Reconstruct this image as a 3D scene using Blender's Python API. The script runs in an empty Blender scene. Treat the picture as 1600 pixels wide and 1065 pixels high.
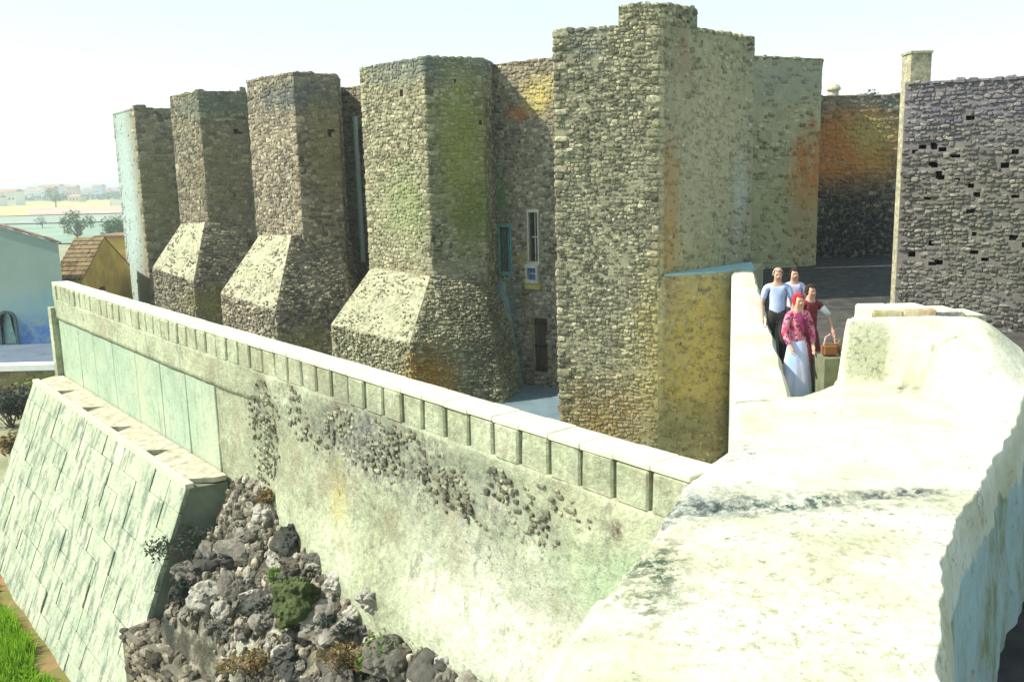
import bpy, math, random, bmesh
import numpy as np
from mathutils import Vector, Matrix, noise
random.seed(7)
S = bpy.context.scene
COL = S.collection
rad = math.radians
# ------------------------------------------------------------------ camera, sky, sun, exposure
PITCH, ROLL, FPX = rad(10.24), rad(1.4), 1450.0
cd = bpy.data.cameras.new('camera'); cam = bpy.data.objects.new('camera', cd); COL.objects.link(cam)
CM = Matrix.Rotation(math.pi/2-PITCH, 4, 'X') @ Matrix.Rotation(-ROLL, 4, 'Z')
cam.matrix_world = CM
cd.sensor_width = 36; cd.lens = FPX/1600*36; cd.clip_start = .05; cd.clip_end = 60000
S.camera = cam
SUN_DIR = Vector((-1.0, -.12, 0)).normalized()      # horizontal direction towards the sun
SUN_EL = rad(46)
w = bpy.data.worlds.new('World'); S.world = w; w.use_nodes = True
nt = w.node_tree; nt.nodes.clear()
sky = nt.nodes.new('ShaderNodeTexSky'); sky.sky_type = 'NISHITA'; sky.sun_disc = False
sky.sun_elevation = SUN_EL; sky.sun_rotation = math.atan2(SUN_DIR.x, SUN_DIR.y)
sky.air_density = 1.0; sky.dust_density = .6; sky.ozone_density = 1.2
bg = nt.nodes.new('ShaderNodeBackground'); bg.inputs[1].default_value = .15
wo = nt.nodes.new('ShaderNodeOutputWorld')
veil = nt.nodes.new('ShaderNodeMix'); veil.data_type = 'RGBA'; veil.inputs[0].default_value = .5      # thin even high cloud
veil.inputs[7].default_value = (4.1, 5.2, 4.95, 1); nt.links.new(sky.outputs[0], veil.inputs[6])
nt.links.new(veil.outputs[2], bg.inputs[0]); nt.links.new(bg.outputs[0], wo.inputs[0])
sl = bpy.data.lights.new('sun', 'SUN'); sl.energy = 5.0; sl.angle = rad(.5); sl.color = (1, .96, .84)
so = bpy.data.objects.new('sun', sl); COL.objects.link(so)
sd = Vector((SUN_DIR.x*math.cos(SUN_EL), SUN_DIR.y*math.cos(SUN_EL), math.sin(SUN_EL)))
so.rotation_euler = sd.to_track_quat('Z', 'Y').to_euler()
S.view_settings.view_transform = 'Standard'; S.view_settings.look = 'None'
S.view_settings.gamma = 1; S.view_settings.use_curve_mapping = False
S.view_settings.exposure = .75

# ------------------------------------------------------------------ measuring helpers
R3 = CM.to_3x3()
def ray(x, y): return R3 @ Vector(((x-800)/FPX, -(y-532.5)/FPX, -1))
def at(x, y, D): r = ray(x, y); return r*(D/r.y)
def atz(x, y, z): r = ray(x, y); return r*(z/r.z)
def px_size(p, s): return s/max(p.y, 1)
def V(*a): return Vector(a)
UZ = Vector((0, 0, 1))

# ------------------------------------------------------------------ object helpers
WM = {}
def reg(o, parent, M):
    if parent is not None:
        o.parent = parent; o.matrix_parent_inverse = WM[parent.name].inverted()
    o.matrix_basis = M; WM[o.name] = M; COL.objects.link(o); return o
def thing(name, label, cat, loc, group=None, kind=None):
    o = bpy.data.objects.new(name, None); o.empty_display_size = .3
    reg(o, None, Matrix.Translation(Vector(loc))); tag(o, label, cat, group, kind); return o
def tag(o, label=None, cat=None, group=None, kind=None):
    if label: o['label'] = label
    if cat: o['category'] = cat
    if group: o['group'] = group
    if kind: o['kind'] = kind
    return o
def mesh(name, verts, faces, mat, smooth=False, rnd=None):
    m = bpy.data.meshes.new(name); m.from_pydata([tuple(v) for v in verts], [], faces)
    if rnd is not None:
        a = m.attributes.new('rnd', 'FLOAT', 'FACE'); a.data.foreach_set('value', np.array(rnd, dtype=np.float32))
    m.materials.append(mat); m.update()
    if smooth: m.polygons.foreach_set('use_smooth', [True]*len(m.polygons))
    return m
def obj(name, verts, faces, mat, parent=None, smooth=False, rnd=None, kind=None):
    o = bpy.data.objects.new(name, mesh(name, verts, faces, mat, smooth, rnd)); reg(o, parent, Matrix.Identity(4))
    if kind: o['kind'] = kind
    return o
def inst(name, me, M, parent=None):
    return reg(bpy.data.objects.new(name, me), parent, M)
class G:
    def __init__(s): s.v = []; s.f = []; s.r = []
    def add(s, v, f, r=0.0):
        b = len(s.v); s.v += [tuple(x) for x in v]; s.f += [tuple(i+b for i in q) for q in f]; s.r += [r]*len(f)
    def box(s, c, u, v, n, r=0.0):            # centre and three half vectors
        c = Vector(c); P = []
        for k in (-1, 1):
            for a, b in ((-1, -1), (1, -1), (1, 1), (-1, 1)): P.append(c+u*a+v*b+n*k)
        s.add(P, [(3, 2, 1, 0), (4, 5, 6, 7), (0, 1, 5, 4), (1, 2, 6, 5), (2, 3, 7, 6), (3, 0, 4, 7)], r)
    def abox(s, x0, x1, y0, y1, z0, z1, r=0.0):
        s.box(((x0+x1)/2, (y0+y1)/2, (z0+z1)/2), V((x1-x0)/2, 0, 0), V(0, (y1-y0)/2, 0), V(0, 0, (z1-z0)/2), r)
    def prism(s, poly, z0, z1, r=0.0):        # poly: list of (x,y) ccw; z1 may be a list
        n = len(poly); zt = z1 if isinstance(z1, (list, tuple)) else [z1]*n
        P = [(p[0], p[1], z0) for p in poly]+[(p[0], p[1], zt[i]) for i, p in enumerate(poly)]
        F = [tuple(range(n-1, -1, -1)), tuple(range(n, 2*n))]+[(i, (i+1) % n, n+(i+1) % n, n+i) for i in range(n)]
        s.add(P, F, r)
    def tube(s, pts, rr, seg=7, r=0.0):
        n = len(pts); P = []
        for i, p in enumerate(pts):
            p = Vector(p); a = Vector(pts[max(i-1, 0)]); b = Vector(pts[min(i+1, n-1)]); t = (b-a).normalized()
            u = t.orthogonal().normalized(); w_ = t.cross(u); q = rr[i] if isinstance(rr, (list, tuple)) else rr
            P += [p+(u*math.cos(k*2*math.pi/seg)+w_*math.sin(k*2*math.pi/seg))*q for k in range(seg)]
        F = [(i*seg+k, i*seg+(k+1) % seg, (i+1)*seg+(k+1) % seg, (i+1)*seg+k) for i in range(n-1) for k in range(seg)]
        F += [tuple(range(seg-1, -1, -1)), tuple(range((n-1)*seg, n*seg))]
        s.add(P, F, r)
    def lathe(s, c, prof, seg=16, sx=1, sy=1, r=0.0):
        P = []; c = Vector(c)
        for rr, z in prof: P += [c+V(math.cos(k*2*math.pi/seg)*rr*sx, math.sin(k*2*math.pi/seg)*rr*sy, z) for k in range(seg)]
        n = len(prof)
        F = [(i*seg+k, i*seg+(k+1) % seg, (i+1)*seg+(k+1) % seg, (i+1)*seg+k) for i in range(n-1) for k in range(seg)]
        F += [tuple(range(seg-1, -1, -1)), tuple(range((n-1)*seg, n*seg))]
        s.add(P, F, r)
    def build(s, name, mat, parent=None, smooth=False, kind=None):
        return obj(name, s.v, s.f, mat, parent, smooth, s.r, kind)

# ------------------------------------------------------------------ materials
class NT:
    def __init__(s, name, rough=.9, spec=.2):
        s.m = bpy.data.materials.new(name); s.m.use_nodes = True; s.t = s.m.node_tree; s.N = s.t.nodes; s.L = s.t.links
        s.b = s.N['Principled BSDF']; s.b.inputs['Roughness'].default_value = rough
        s.b.inputs['Specular IOR Level'].default_value = spec
        s.pos = s.N.new('ShaderNodeNewGeometry').outputs['Position']
    def vm(s, op, a, b):
        n = s.N.new('ShaderNodeVectorMath'); n.operation = op
        for i, x in enumerate((a, b)):
            if x is None: continue
            if isinstance(x, (tuple, list)): n.inputs[i].default_value = x
            else: s.L.new(x, n.inputs[i])
        return n.outputs['Value'] if op == 'LENGTH' else n.outputs[0]
    def ma(s, op, a, b=0, c=None):
        n = s.N.new('ShaderNodeMath'); n.operation = op
        for i, x in enumerate((a, b, c)):
            if x is None: continue
            if isinstance(x, (int, float)): n.inputs[i].default_value = x
            else: s.L.new(x, n.inputs[i])
        return n.outputs[0]
    def noise(s, scale, detail=4, stretch=(1, 1, 1), rough=.6, out=0):
        n = s.N.new('ShaderNodeTexNoise'); n.inputs['Scale'].default_value = scale; n.inputs['Detail'].default_value = detail
        n.inputs['Roughness'].default_value = rough
        s.L.new(s.vm('MULTIPLY', s.pos, stretch), n.inputs['Vector']); return n.outputs[out]
    def voro(s, scale, stretch=(1, 1, 1), out='Color'):
        n = s.N.new('ShaderNodeTexVoronoi'); n.inputs['Scale'].default_value = scale
        s.L.new(s.vm('MULTIPLY', s.pos, stretch), n.inputs['Vector']); return n.outputs[out]
    def rng(s, x, a, b, c=0., d=1.):
        n = s.N.new('ShaderNodeMapRange'); s.L.new(x, n.inputs[0])
        for i, v in enumerate((a, b, c, d)): n.inputs[i+1].default_value = v
        return n.outputs[0]
    def ramp(s, x, cols):
        n = s.N.new('ShaderNodeValToRGB'); e = n.color_ramp.elements
        while len(e) < len(cols): e.new(.5)
        for k, (p, c) in enumerate(cols): e[k].position = p; e[k].color = (*c, 1)
        s.L.new(x, n.inputs[0]); return n.outputs[0]
    def mix(s, f, a, b, typ='MIX'):
        n = s.N.new('ShaderNodeMix'); n.data_type = 'RGBA'; n.blend_type = typ
        for i, x in ((0, f), (6, a), (7, b)):
            if isinstance(x, (int, float)): n.inputs[i].default_value = x
            elif isinstance(x, tuple): n.inputs[i].default_value = (*x, 1)
            else: s.L.new(x, n.inputs[i])
        return n.outputs[2]
    def patch(s, col, c, r, color, amt=.8, nz=.5, sc=1.5, stretch=(1, 1, 1)):
        nn = s.noise(sc, 5, stretch, .65, 1)
        off = s.vm('MULTIPLY', s.vm('SUBTRACT', nn, (.5, .5, .5)), tuple(3.2*nz*k for k in r))
        d = s.vm('DIVIDE', s.vm('SUBTRACT', s.vm('ADD', s.pos, off), tuple(c)), tuple(r))
        m = s.rng(s.vm('LENGTH', d, None), .35, 1.2, amt*1.15, 0.)
        m = s.ma('MULTIPLY', m, s.rng(s.noise(sc*4.5, 8, stretch, .8), .40, .58, .2, 1.2))
        m.node.use_clamp = True
        return s.mix(m, col, color)
    def speck(s, col, c, r, color, sc=11, lo=.52, hi=.58, amt=.9):
        d = s.vm('DIVIDE', s.vm('SUBTRACT', s.vm('ADD', s.pos, s.vm('MULTIPLY', s.vm('SUBTRACT', s.noise(2.3, 4, out=1), (.5, .5, .5)), tuple(2.2*k for k in r))), tuple(c)), tuple(r))
        m = s.ma('MULTIPLY', s.rng(s.vm('LENGTH', d, None), .3, 1.1, 1, 0), s.rng(s.noise(sc, 7, (1, 1, 1), .78), lo, hi, 0, amt))
        return s.mix(m, col, color)
    def done(s, col, bump=None, strength=.5, dist=.02):
        if isinstance(col, tuple): s.b.inputs['Base Color'].default_value = (*col, 1)
        else: s.L.new(col, s.b.inputs['Base Color'])
        if bump is not None:
            n = s.N.new('ShaderNodeBump'); n.inputs['Strength'].default_value = strength; n.inputs['Distance'].default_value = dist
            s.L.new(bump, n.inputs['Height']); s.L.new(n.outputs[0], s.b.inputs['Normal'])
        return s.m
def plain(name, col, var=.25, scale=8, rough=.8, bump=.3, stretch=(1, 1, 1)):
    n = NT(name, rough); x = n.noise(scale, 5, stretch)
    d = tuple(k*(1-var) for k in col); l = tuple(min(k*(1+var), .95) for k in col)
    return n.done(n.ramp(x, [(.3, d), (.7, l)]), x, bump, .01)
DK = .71
def stone_mat(name, cols, patches=(), tint=None, fine=9.0, mottle=.55):
    """colour of a stone: one draw per stone, weathered by noise, then stains and painted shade that sit at a place"""
    n = NT(name, .95, .1)
    oi = n.N.new('ShaderNodeObjectInfo').outputs['Random']
    at_ = n.N.new('ShaderNodeAttribute'); at_.attribute_name = 'rnd'
    cols = [(c_[0]*DK*1.10, c_[1]*DK*1.02, c_[2]*DK*.94) for c_ in cols]; f = n.ma('FRACT', n.ma('ADD', oi, at_.outputs['Fac']))
    cols = [tuple(q*.6 for q in cols[0])]+cols+[tuple(min(.8, q*1.35) for q in cols[-1])]; k = len(cols); base = n.ramp(f, [((i+.5)/k, c) for i, c in enumerate(cols)])
    wx = n.noise(.55, 6, (1, 1, .7), .7)
    wcol = n.ramp(wx, [(.3, tuple(q*.62 for q in cols[0])), (.5, cols[len(cols)//2]), (.72, cols[-1])])
    c = n.mix(.35, base, wcol)
    g = n.noise(fine, 6, (1, 1, 1), .75)
    c = n.mix(mottle, c, n.ramp(g, [(.34, (.10, .10, .10)), (.5, (.5, .5, .5)), (.64, (.97, .96, .90))]), 'OVERLAY')
    for p in patches: c = n.patch(c, *p)
    return n.done(c, n.ma('ADD', g, n.noise(fine*4, 4)), .8, .03)

# stone colours (lime rubble: dark umber to pale cream, a greenish cast)
C_A = [(.13, .13, .095), (.21, .215, .15), (.28, .285, .19), (.36, .36, .245), (.46, .45, .31)]
C_B = [(.20, .18, .11), (.30, .29, .18), (.36, .36, .22), (.42, .41, .27), (.50, .48, .33)]
C_D = [(.09, .085, .07), (.15, .14, .11), (.20, .19, .15), (.26, .25, .19), (.36, .34, .27)]
C_P = [(.10, .10, .10), (.15, .145, .145), (.20, .195, .185), (.25, .24, .22), (.34, .33, .29)]
OR, YE, GR, BK = (.42, .17, .05), (.44, .34, .09), (.21, .26, .055), (.035, .035, .035)

# ------------------------------------------------------------------ stone laying
SV = []
def stone_variant(k):
    rr = random.Random(100+k); pts = []
    base = [(-.5, -.3), (-.32, -.5), (.3, -.5), (.5, -.28), (.5, .3), (.3, .5), (-.3, .5), (-.5, .3)]
    ring = [(x+rr.uniform(-.09, .09)*(abs(x) < .5), y+rr.uniform(-.09, .09)*(abs(y) < .5)) for x, y in base]
    P = [(x, y, -.3) for x, y in ring]+[(x*.97, y*.97, .45+rr.uniform(-.1, .1)) for x, y in ring]+[(x*.7, y*.66, .9+rr.uniform(-.25, .2)) for x, y in ring]+[(rr.uniform(-.1, .1), rr.uniform(-.1, .1), 1.05)]
    F = []
    for r_ in (0, 8):
        for i in range(8): F.append((r_+i, r_+(i+1) % 8, r_+8+(i+1) % 8, r_+8+i))
    for i in range(8): F.append((16+i, 16+(i+1) % 8, 24))
    return P, F
SV = [stone_variant(k) for k in range(14)]
SVN = [np.array(p) for p, f in SV]
_mc = {}
def stone_mesh(k, mat):
    key = (k, mat.name)
    if key not in _mc: _mc[key] = mesh('stone', SV[k][0], SV[k][1], mat)
    return _mc[key]
def lay(quad, sw, sh, dep=.06, avoid=(), skip=.03, gap=.018, mask=None, rot=.3, var=1.0):
    """random rubble on a quad (bottom-left, bottom-right, top-right, top-left): list of (centre,u,v,n,w,h,d)"""
    a, b, c, d = [Vector(q) for q in quad]; out = []
    H = ((d-a).length+(c-b).length)/2; nr = max(1, round(H/sh)); nn = (b-a).cross(d-a).normalized()
    for i in range(nr):
        vm = (i+.5)/nr; L = a.lerp(d, vm); Rr = b.lerp(c, vm); W = (Rr-L).length; U = (Rr-L).normalized(); Vv = nn.cross(U); x = -random.random()*sw
        while x < W:
            big = random.random() < .10; ww = sw*random.choice((.55, .8, 1, 1.2, 1.5))*random.uniform(.85, 1.15)
            x0, x1 = x, x+ww; x += ww
            if x1-sw*.2 > W or x0 < -sw*.2: continue
            um = (x0+x1)/2/W; vj = vm+random.gauss(0, .2)*var/nr
            if any(r[0] < um < r[1] and r[2] < vj < r[3] for r in avoid): continue
            if random.random() < skip: continue
            p = L.lerp(Rr, um)+Vv*(H*(vj-vm)+noise.noise(V(um*W*1.1, vm*H*.4, nr))*sh*.7)
            if mask and not mask(p): continue
            hh = sh*random.uniform(.7, 1.15)*(1.35 if big else 1); t = random.gauss(0, rot)*(sh/ww if ww > sh else 1)
            u2 = U*math.cos(t)+Vv*math.sin(t); v2 = Vv*math.cos(t)-U*math.sin(t)
            out.append((p, u2, v2, nn, min(ww-gap*.5, W), hh-gap*.5, dep*random.uniform(.4, 1.4)))
    return out
def place(parent, stones, mat, nparts=300, name='stone', rest='stonework'):
    stones.sort(key=lambda s: -(s[4]*s[5])/max(s[0].length, 1)**2 * max(.05, -s[3].dot(s[0].normalized())))
    for k, (p, U, Vv, n, w_, h, d) in enumerate(stones[:nparts]):
        rot = 0; u2 = U*math.cos(rot)+Vv*math.sin(rot); v2 = Vv*math.cos(rot)-U*math.sin(rot)
        M = Matrix((( *(u2*w_), 0), (*(v2*h), 0), (*(n*d), 0), (0, 0, 0, 1))).transposed(); M.translation = p
        inst(name, stone_mesh(random.randrange(14), mat), M, parent)
    rs = stones[nparts:]
    if rs:
        VV = []; FF = []; RN = []; b = 0
        for (p, U, Vv, n, w_, h, d) in rs:
            k = random.randrange(14); P = SVN[k]; rot = random.uniform(-.06, .06)
            u2 = U*math.cos(rot)+Vv*math.sin(rot); v2 = Vv*math.cos(rot)-U*math.sin(rot)
            A = np.array([u2*w_, v2*h, n*d]); Q = P @ A+np.array(p); VV.append(Q)
            FF += [tuple(i+b for i in f) for f in SV[k][1]]; RN += [random.random()]*len(SV[k][1]); b += len(P)
        obj(rest, np.concatenate(VV).tolist(), FF, mat, parent, False, RN, 'stuff')
def backing(g, quad, nu=8, nv=12, holes=(), depth=.35, amp=.02):
    """mortar bed of a face, with real recesses where holes are (u,v,du,dv)"""
    a, b, c, d = [Vector(q) for q in quad]; n = (b-a).cross(d-a).normalized()
    us = sorted(set([i/nu for i in range(nu+1)]+[x for h in holes for x in (h[0], h[0]+h[2])]))
    vs = sorted(set([i/nv for i in range(nv+1)]+[x for h in holes for x in (h[1], h[1]+h[3])]))
    f = lambda u, v: a.lerp(b, u).lerp(d.lerp(c, u), v)
    idx = {}; P = []; F = []
    for j, v in enumerate(vs):
        for i, u in enumerate(us):
            p = f(u, v); e = 0 if i in (0, len(us)-1) or j in (0, len(vs)-1) else noise.noise(p*1.3)*amp
            idx[i, j] = len(P); P.append(p+n*e)
    for j in range(len(vs)-1):
        for i in range(len(us)-1):
            um, vm = (us[i]+us[i+1])/2, (vs[j]+vs[j+1])/2
            q = [idx[i, j], idx[i+1, j], idx[i+1, j+1], idx[i, j+1]]
            if any(h[0] < um < h[0]+h[2] and h[1] < vm < h[1]+h[3] for h in holes):
                bb = len(P); P += [Vector(P[k])-n*depth for k in q]
                F.append((bb, bb+1, bb+2, bb+3))
                for k in range(4): F.append((q[k], q[(k+1) % 4], bb+(k+1) % 4, bb+k))
            else: F.append(tuple(q))
    g.add(P, F, .7)
def wallquad(p, q, z0, z1): return [V(p[0], p[1], z0), V(q[0], q[1], z0), V(q[0], q[1], z1), V(p[0], p[1], z1)]
XY = lambda v: (v.x, v.y)

# ================================================================== GROUND
gm = NT('ground_earth'); x = gm.noise(.02, 8, (1, 1, 1), .6); x2 = gm.noise(.6, 6)
c = gm.ramp(x, [(.35, (.16, .20, .08)), (.48, (.26, .26, .14)), (.58, (.20, .25, .12)), (.7, (.34, .31, .2))])
M_ground = gm.done(gm.mix(.3, c, gm.ramp(x2, [(.3, (.12, .1, .07)), (.7, (.4, .38, .28))])), x2, .4, .05)
ZP = -14.0
g = G(); ring = [0, 20, 35, 50, 70, 95, 130, 200, 400, 900, 2500, 8000, 26000]; seg = 72
P = []
for r_ in ring:
    for k in range(seg):
        a = k*2*math.pi/seg; X, Y = r_*math.cos(a), 20+r_*math.sin(a)
        t = min(max((Y-75)/45, 0), 1); t = t*t*(3-2*t); z = -10.05*(1-t)+ZP*t
        if r_ > 130: z = ZP
        P.append((X, Y, z+(noise.noise(V(X*.05, Y*.05, 0))*.25 if r_ > 60 else 0)))
F = [(i*seg+k, i*seg+(k+1) % seg, (i+1)*seg+(k+1) % seg, (i+1)*seg+k)[::-1] for i in range(len(ring)-1) for k in range(seg)]
obj('ground', P, [f[::-1] for f in F], M_ground, None, True, kind='structure')

# courtyard, lane and walkway floors
M_court = plain('courtyard_paving', (.12, .17, .19), .2, 1.5, .85, .4)  # low bluish base colour paints the courtyard shade into the paving
g = G(); g.prism([(0.9, 9.5), (8, 9.5), (14, 45), (-8, 55), (-27, 70), (-34, 66), (-13.2, 25.5)], -10.5, -9.0)
g.build('courtyard_ground', M_court, kind='structure')
nw = NT('walkway_paving'); x = nw.noise(2.5, 6); c = nw.ramp(x, [(.3, (.13, .12, .10)), (.7, (.24, .22, .18))]); c = nw.patch(c, (12, 27, -3.35), (11, 14.5, 3), (.03, .03, .028), 1, .2, .6); M_walk = nw.done(nw.mix(.65, c, (.028, .027, .026)), x, .6, .03)  # near-black patch paints the shadow behind the walkers into the paving
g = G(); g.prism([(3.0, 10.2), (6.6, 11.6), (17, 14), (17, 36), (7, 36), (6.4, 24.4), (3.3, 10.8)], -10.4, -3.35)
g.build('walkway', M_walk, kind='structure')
g = G(); g.prism([(2.4, 1.0), (17, 1.0), (17, 13.99), (6.61, 11.59), (6.1, 11.2), (4, 8)], -10.3, -4.6)
g.build('lower_yard_ground', plain('shade_dark_earth', (.04, .035, .035), .4, 3, .95, .5), kind='structure')  # near-black base puts the shade of this sunken yard into its colour

# ================================================================== CASTLE TOWERS
M_mort = {}
def mortar(name, col, patches=()):
    n = NT(name, .95, .1); x = n.noise(2.2, 9, (1, 1, 1), .8); y = n.noise(18, 6, rough=.8); col = (col[0]*DK*1.28, col[1]*DK*1.2, col[2]*DK*1.12)
    c = n.ramp(x, [(.3, tuple(k*.6 for k in col)), (.55, col), (.75, tuple(min(.8, k*1.35) for k in col))])
    for p in patches: c = n.patch(c, *p)
    return n.done(c, n.ma('ADD', x, y), .7, .04)
GZ = -9.2
nq = NT('cream_spur_render'); x = nq.noise(1.6, 7, (1, 1, 1), .7); y = nq.noise(6, 7, rough=.8)
M_cap = nq.done(nq.mix(.6, nq.ramp(x, [(.35, (.26, .26, .165)), (.6, (.37, .36, .24))]), nq.ramp(y, [(.36, (.15, .15, .13)), (.5, (.5, .5, .5)), (.62, (.85, .85, .8))]), 'OVERLAY'), y, 1, .05)
GRP_T = 'towers of the castle wall'
def quoins(p, q, r_, z0, z1, sh):
    a = (V(*q, 0)-V(*p, 0)).normalized(); b = (V(*r_, 0)-V(*q, 0)).normalized(); na, nb = V(a.y, -a.x, 0), V(b.y, -b.x, 0); out = []; z = z0; k = 0
    while z < z1-.1:
        h = sh*random.uniform(1.1, 2.0); k += 1
        if random.random() < .82:
            for sg, n_, u in ((1, nb, b), (-1, na, a)):
                w_ = (.40 if (k+(sg > 0)) % 2 else .22)*sh/.14*random.uniform(.8, 1.15)
                out.append((V(q[0], q[1], z+h/2)+u*sg*(w_/2-.012)+n_*.004, u, UZ, n_, w_, h-.02, .04*random.uniform(.7, 1.3)))
        z += h
    return out
def tower(label, foot, ztop, zbase, faces, sm, mm, sw, sh, nparts, spur=None, holes={}, cap=None, avoid={}, skips={}):
    """foot: list of (x,y), clockwise seen from above starting at the far left visible corner; faces: indices of visible sides"""
    n = len(foot); cx = sum(p[0] for p in foot)/n; cy = sum(p[1] for p in foot)/n
    t = thing('castle_tower', label, 'tower', (cx, cy, GZ), GRP_T)
    g = G(); stones = []
    for i in range(n):
        p, q = foot[i], foot[(i+1) % n]; Q = wallquad(p, q, zbase, ztop)
        if i in faces:
            backing(g, Q, 8, 16, holes.get(i, ()))
            hv = [(h[0]-.01, h[0]+h[2]+.01, h[1]-.01, h[1]+h[3]+.01) for h in holes.get(i, ())]
            stones += lay(Q, sw, sh, .035, avoid=hv+list(avoid.get(i, ())), skip=skips.get(i, .06))
        else: g.add(Q, [(0, 1, 2, 3)])
    for i in faces:
        if (i-1) % n not in faces and i != faces[0]: continue
        stones += quoins(foot[i-1], foot[i], foot[(i+1) % n], zbase if not spur else spur[1].z, ztop, sh)
    g.add([(p[0], p[1], ztop) for p in foot], [tuple(range(n))])
    if spur:
        TL, TR, BR, BL, T2, M2, B2, T3, M3, B3 = spur
        dn = lambda v: V(v.x, v.y, GZ)
        for Q, vis in (([BL, BR, TR, TL], 1), ([dn(BL), dn(BR), BR, BL], 1), ([BR, M2, T2, TR], 1), ([dn(BR), B2, M2, BR], 1),
                       ([M2, M3, T3, T2], 1), ([B2, B3, M3, M2], 1)):
            if Q[2] is TR and Q[3] is TL:
                gg = G(); backing(gg, Q, 14, 14, (), amp=.09); gg.build('spur_cap', M_cap, t, True)
                stones += [x_[:6]+(x_[6]*.4,) for x_ in lay(Q, sw*.6, sh*.6, .05, skip=.7)]; continue
            backing(g, Q, 5, 6, (), amp=.03); stones += lay(Q, sw*.85, sh*.85, .07)
        back = V(TL.x+1.2, TL.y+2.2, TL.z)
        g.add([BL, TL, back, dn(back), dn(BL)], [(0, 1, 2, 3, 4)])
        g.add([TL, TR, T2, T3, back], [(0, 1, 2, 3, 4)])
    g.build('masonry_core', mm, t)
    if cap:      # a levelling course and crumbled crest
        cg = []
        for i in faces:
            p, q = V(*foot[i], 0), V(*foot[(i+1) % n], 0); L = (q-p).length; k = max(2, int(L/(sw*1.6))); u = (q-p).normalized(); nn = V(u.y, -u.x, 0)
            for j in range(k):
                c = p.lerp(q, (j+.5)/k); h = random.uniform(.04, .12)
                cg.append((V(c.x, c.y, ztop-.03)-nn*.18, u, nn*-1, V(0, 0, 1), L/k-.02, .45, h))
        place(t, cg, sm, 0, rest='crest_course')
    place(t, stones, sm, nparts)
    return t
# nearest round-cornered tower with the spur
def P2(x, D): return XY(at(x, 100, D))
f4 = [P2(562, 40.5), P2(663, 37.3), P2(752, 38.1), P2(772, 40.2), P2(766, 45), (-6.4, 45)]
sp4 = [at(580, 418, 39.8), at(672, 432, 37.2), at(640, 535, 35.4), at(517, 507, 38.2),
       at(748, 425, 37.9), V(-.7, 36.6, -6.5), V(-.35, 35.9, GZ), at(766, 425, 40), V(.0, 38.9, -6.5), V(.35, 38.4, GZ)]
m4 = [((-3.5, 38, 4.3), (5, 3, .75), (.12, .15, .14), .7, .3), ((-1.7, 37.6, .9), (1.3, 1.3, 3.7), (.24, .26, .055), .9, .3, 1.8), ((-1.2, 37.6, -1.8), (1.1, 1, 1.6), (.15, .17, .045), .9, .4), ((-4.4, 38.5, -1.3), (1.5, 2, 2.0), (.24, .3, .12), .55, .5),
      ((-3.2, 35.2, -7.9), (1.3, 1.3, 1.5), (.40, .22, .04), 1, .25), ((-.9, 37, -6), (1.6, 1.6, 2.2), (.09, .09, .06), .6, .3), ((-2.5, 37.4, -3.8), (2.8, 1, .45), (.32, .29, .19), .7, .4)]
tower('stout tower with green lichen streak and cream spur, nearest of the spurred row', f4, 4.5, -9.2, [0, 1, 2],
      stone_mat('stone_lichen_tower', [(.16, .16, .11), (.24, .24, .16), (.30, .30, .20), (.36, .37, .25), (.46, .46, .33)], m4), mortar('mortar_lichen_tower', (.30, .30, .2), m4), .19, .145, 300, sp4,
      {0: ((.62, .9, .05, .02),), 1: ((.93, .80, .05, .025), (.5, .93, .04, .015))}, cap=1)
f3 = [P2(383, 45.2), P2(457, 41.9), P2(524, 43.2), P2(530, 45.5), P2(528, 49), (-12.4, 49)]
sp3 = [at(405, 368, 44.2), at(455, 367, 41.8), at(430, 485, 39.7), at(345, 457, 42.6),
       at(530, 376, 43.0), at(548, 470, 41.6), V(at(560, 560, 40.9).x, 40.9, GZ), at(548, 376, 45.5), at(562, 470, 44.5), V(at(572, 560, 44).x, 44, GZ)]
m3 = [((-9, 42.5, 3.6), (6, 3, .8), (.10, .115, .11), .75, .4), ((-8, 42.8, 1.4), (1.2, 1.5, 2.4), (.22, .19, .08), .7, .5), ((-9.4, 41.0, -7.4), (1.4, 1.4, 1.2), (.24, .2, .05), .85, .4)]
tower('pinkish grey rubble tower with cream spur, between the lichen tower and slim dark tower', f3, 4.55, -9.2, [0, 1, 2],
      stone_mat('stone_middle_tower', [(.13, .12, .10), (.20, .185, .14), (.27, .25, .19), (.33, .31, .22), (.46, .43, .32)], m3), mortar('mortar_middle_tower', (.28, .26, .2), m3), .21, .16, 300, sp3,
      {1: ((.72, .80, .18, .025),), 0: ((.3, .7, .04, .014),)}, cap=1)
f2 = [P2(261, 53), P2(306, 50), P2(378, 50.8), P2(386, 53), P2(384, 57), (-18.8, 57)]
sp2 = [at(283, 350, 52), at(320, 347, 49.8), at(302, 440, 47.6), at(238, 418, 51),
       at(384, 352, 50.6), at(390, 440, 49.4), V(at(395, 500, 49).x, 49, GZ), at(395, 352, 53), at(400, 440, 52.5), V(at(404, 500, 52).x, 52, GZ)]
m2 = [((-16, 50, 3.9), (6, 3, .7), (.09, .12, .09), .7, .4), ((-15, 50, .6), (1.6, 2, 3), (.17, .15, .07), .6, .5), ((-15.6, 48.4, -6.4), (1.6, 2, 1.1), (.2, .18, .05), .85, .4)]
tower('slim dark tower with narrow pale spur, beside the plain square end tower', f2, 4.6, -9.2, [0, 1, 2],
      stone_mat('stone_slim_tower', [(.12, .115, .09), (.17, .165, .12), (.22, .21, .15), (.27, .26, .18), (.36, .34, .25)], m2), mortar('mortar_slim_tower', (.22, .21, .16), m2), .25, .19, 200, sp2,
      {1: ((.7, .84, .2, .02), (.6, .6, .04, .02))}, cap=1)
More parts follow.
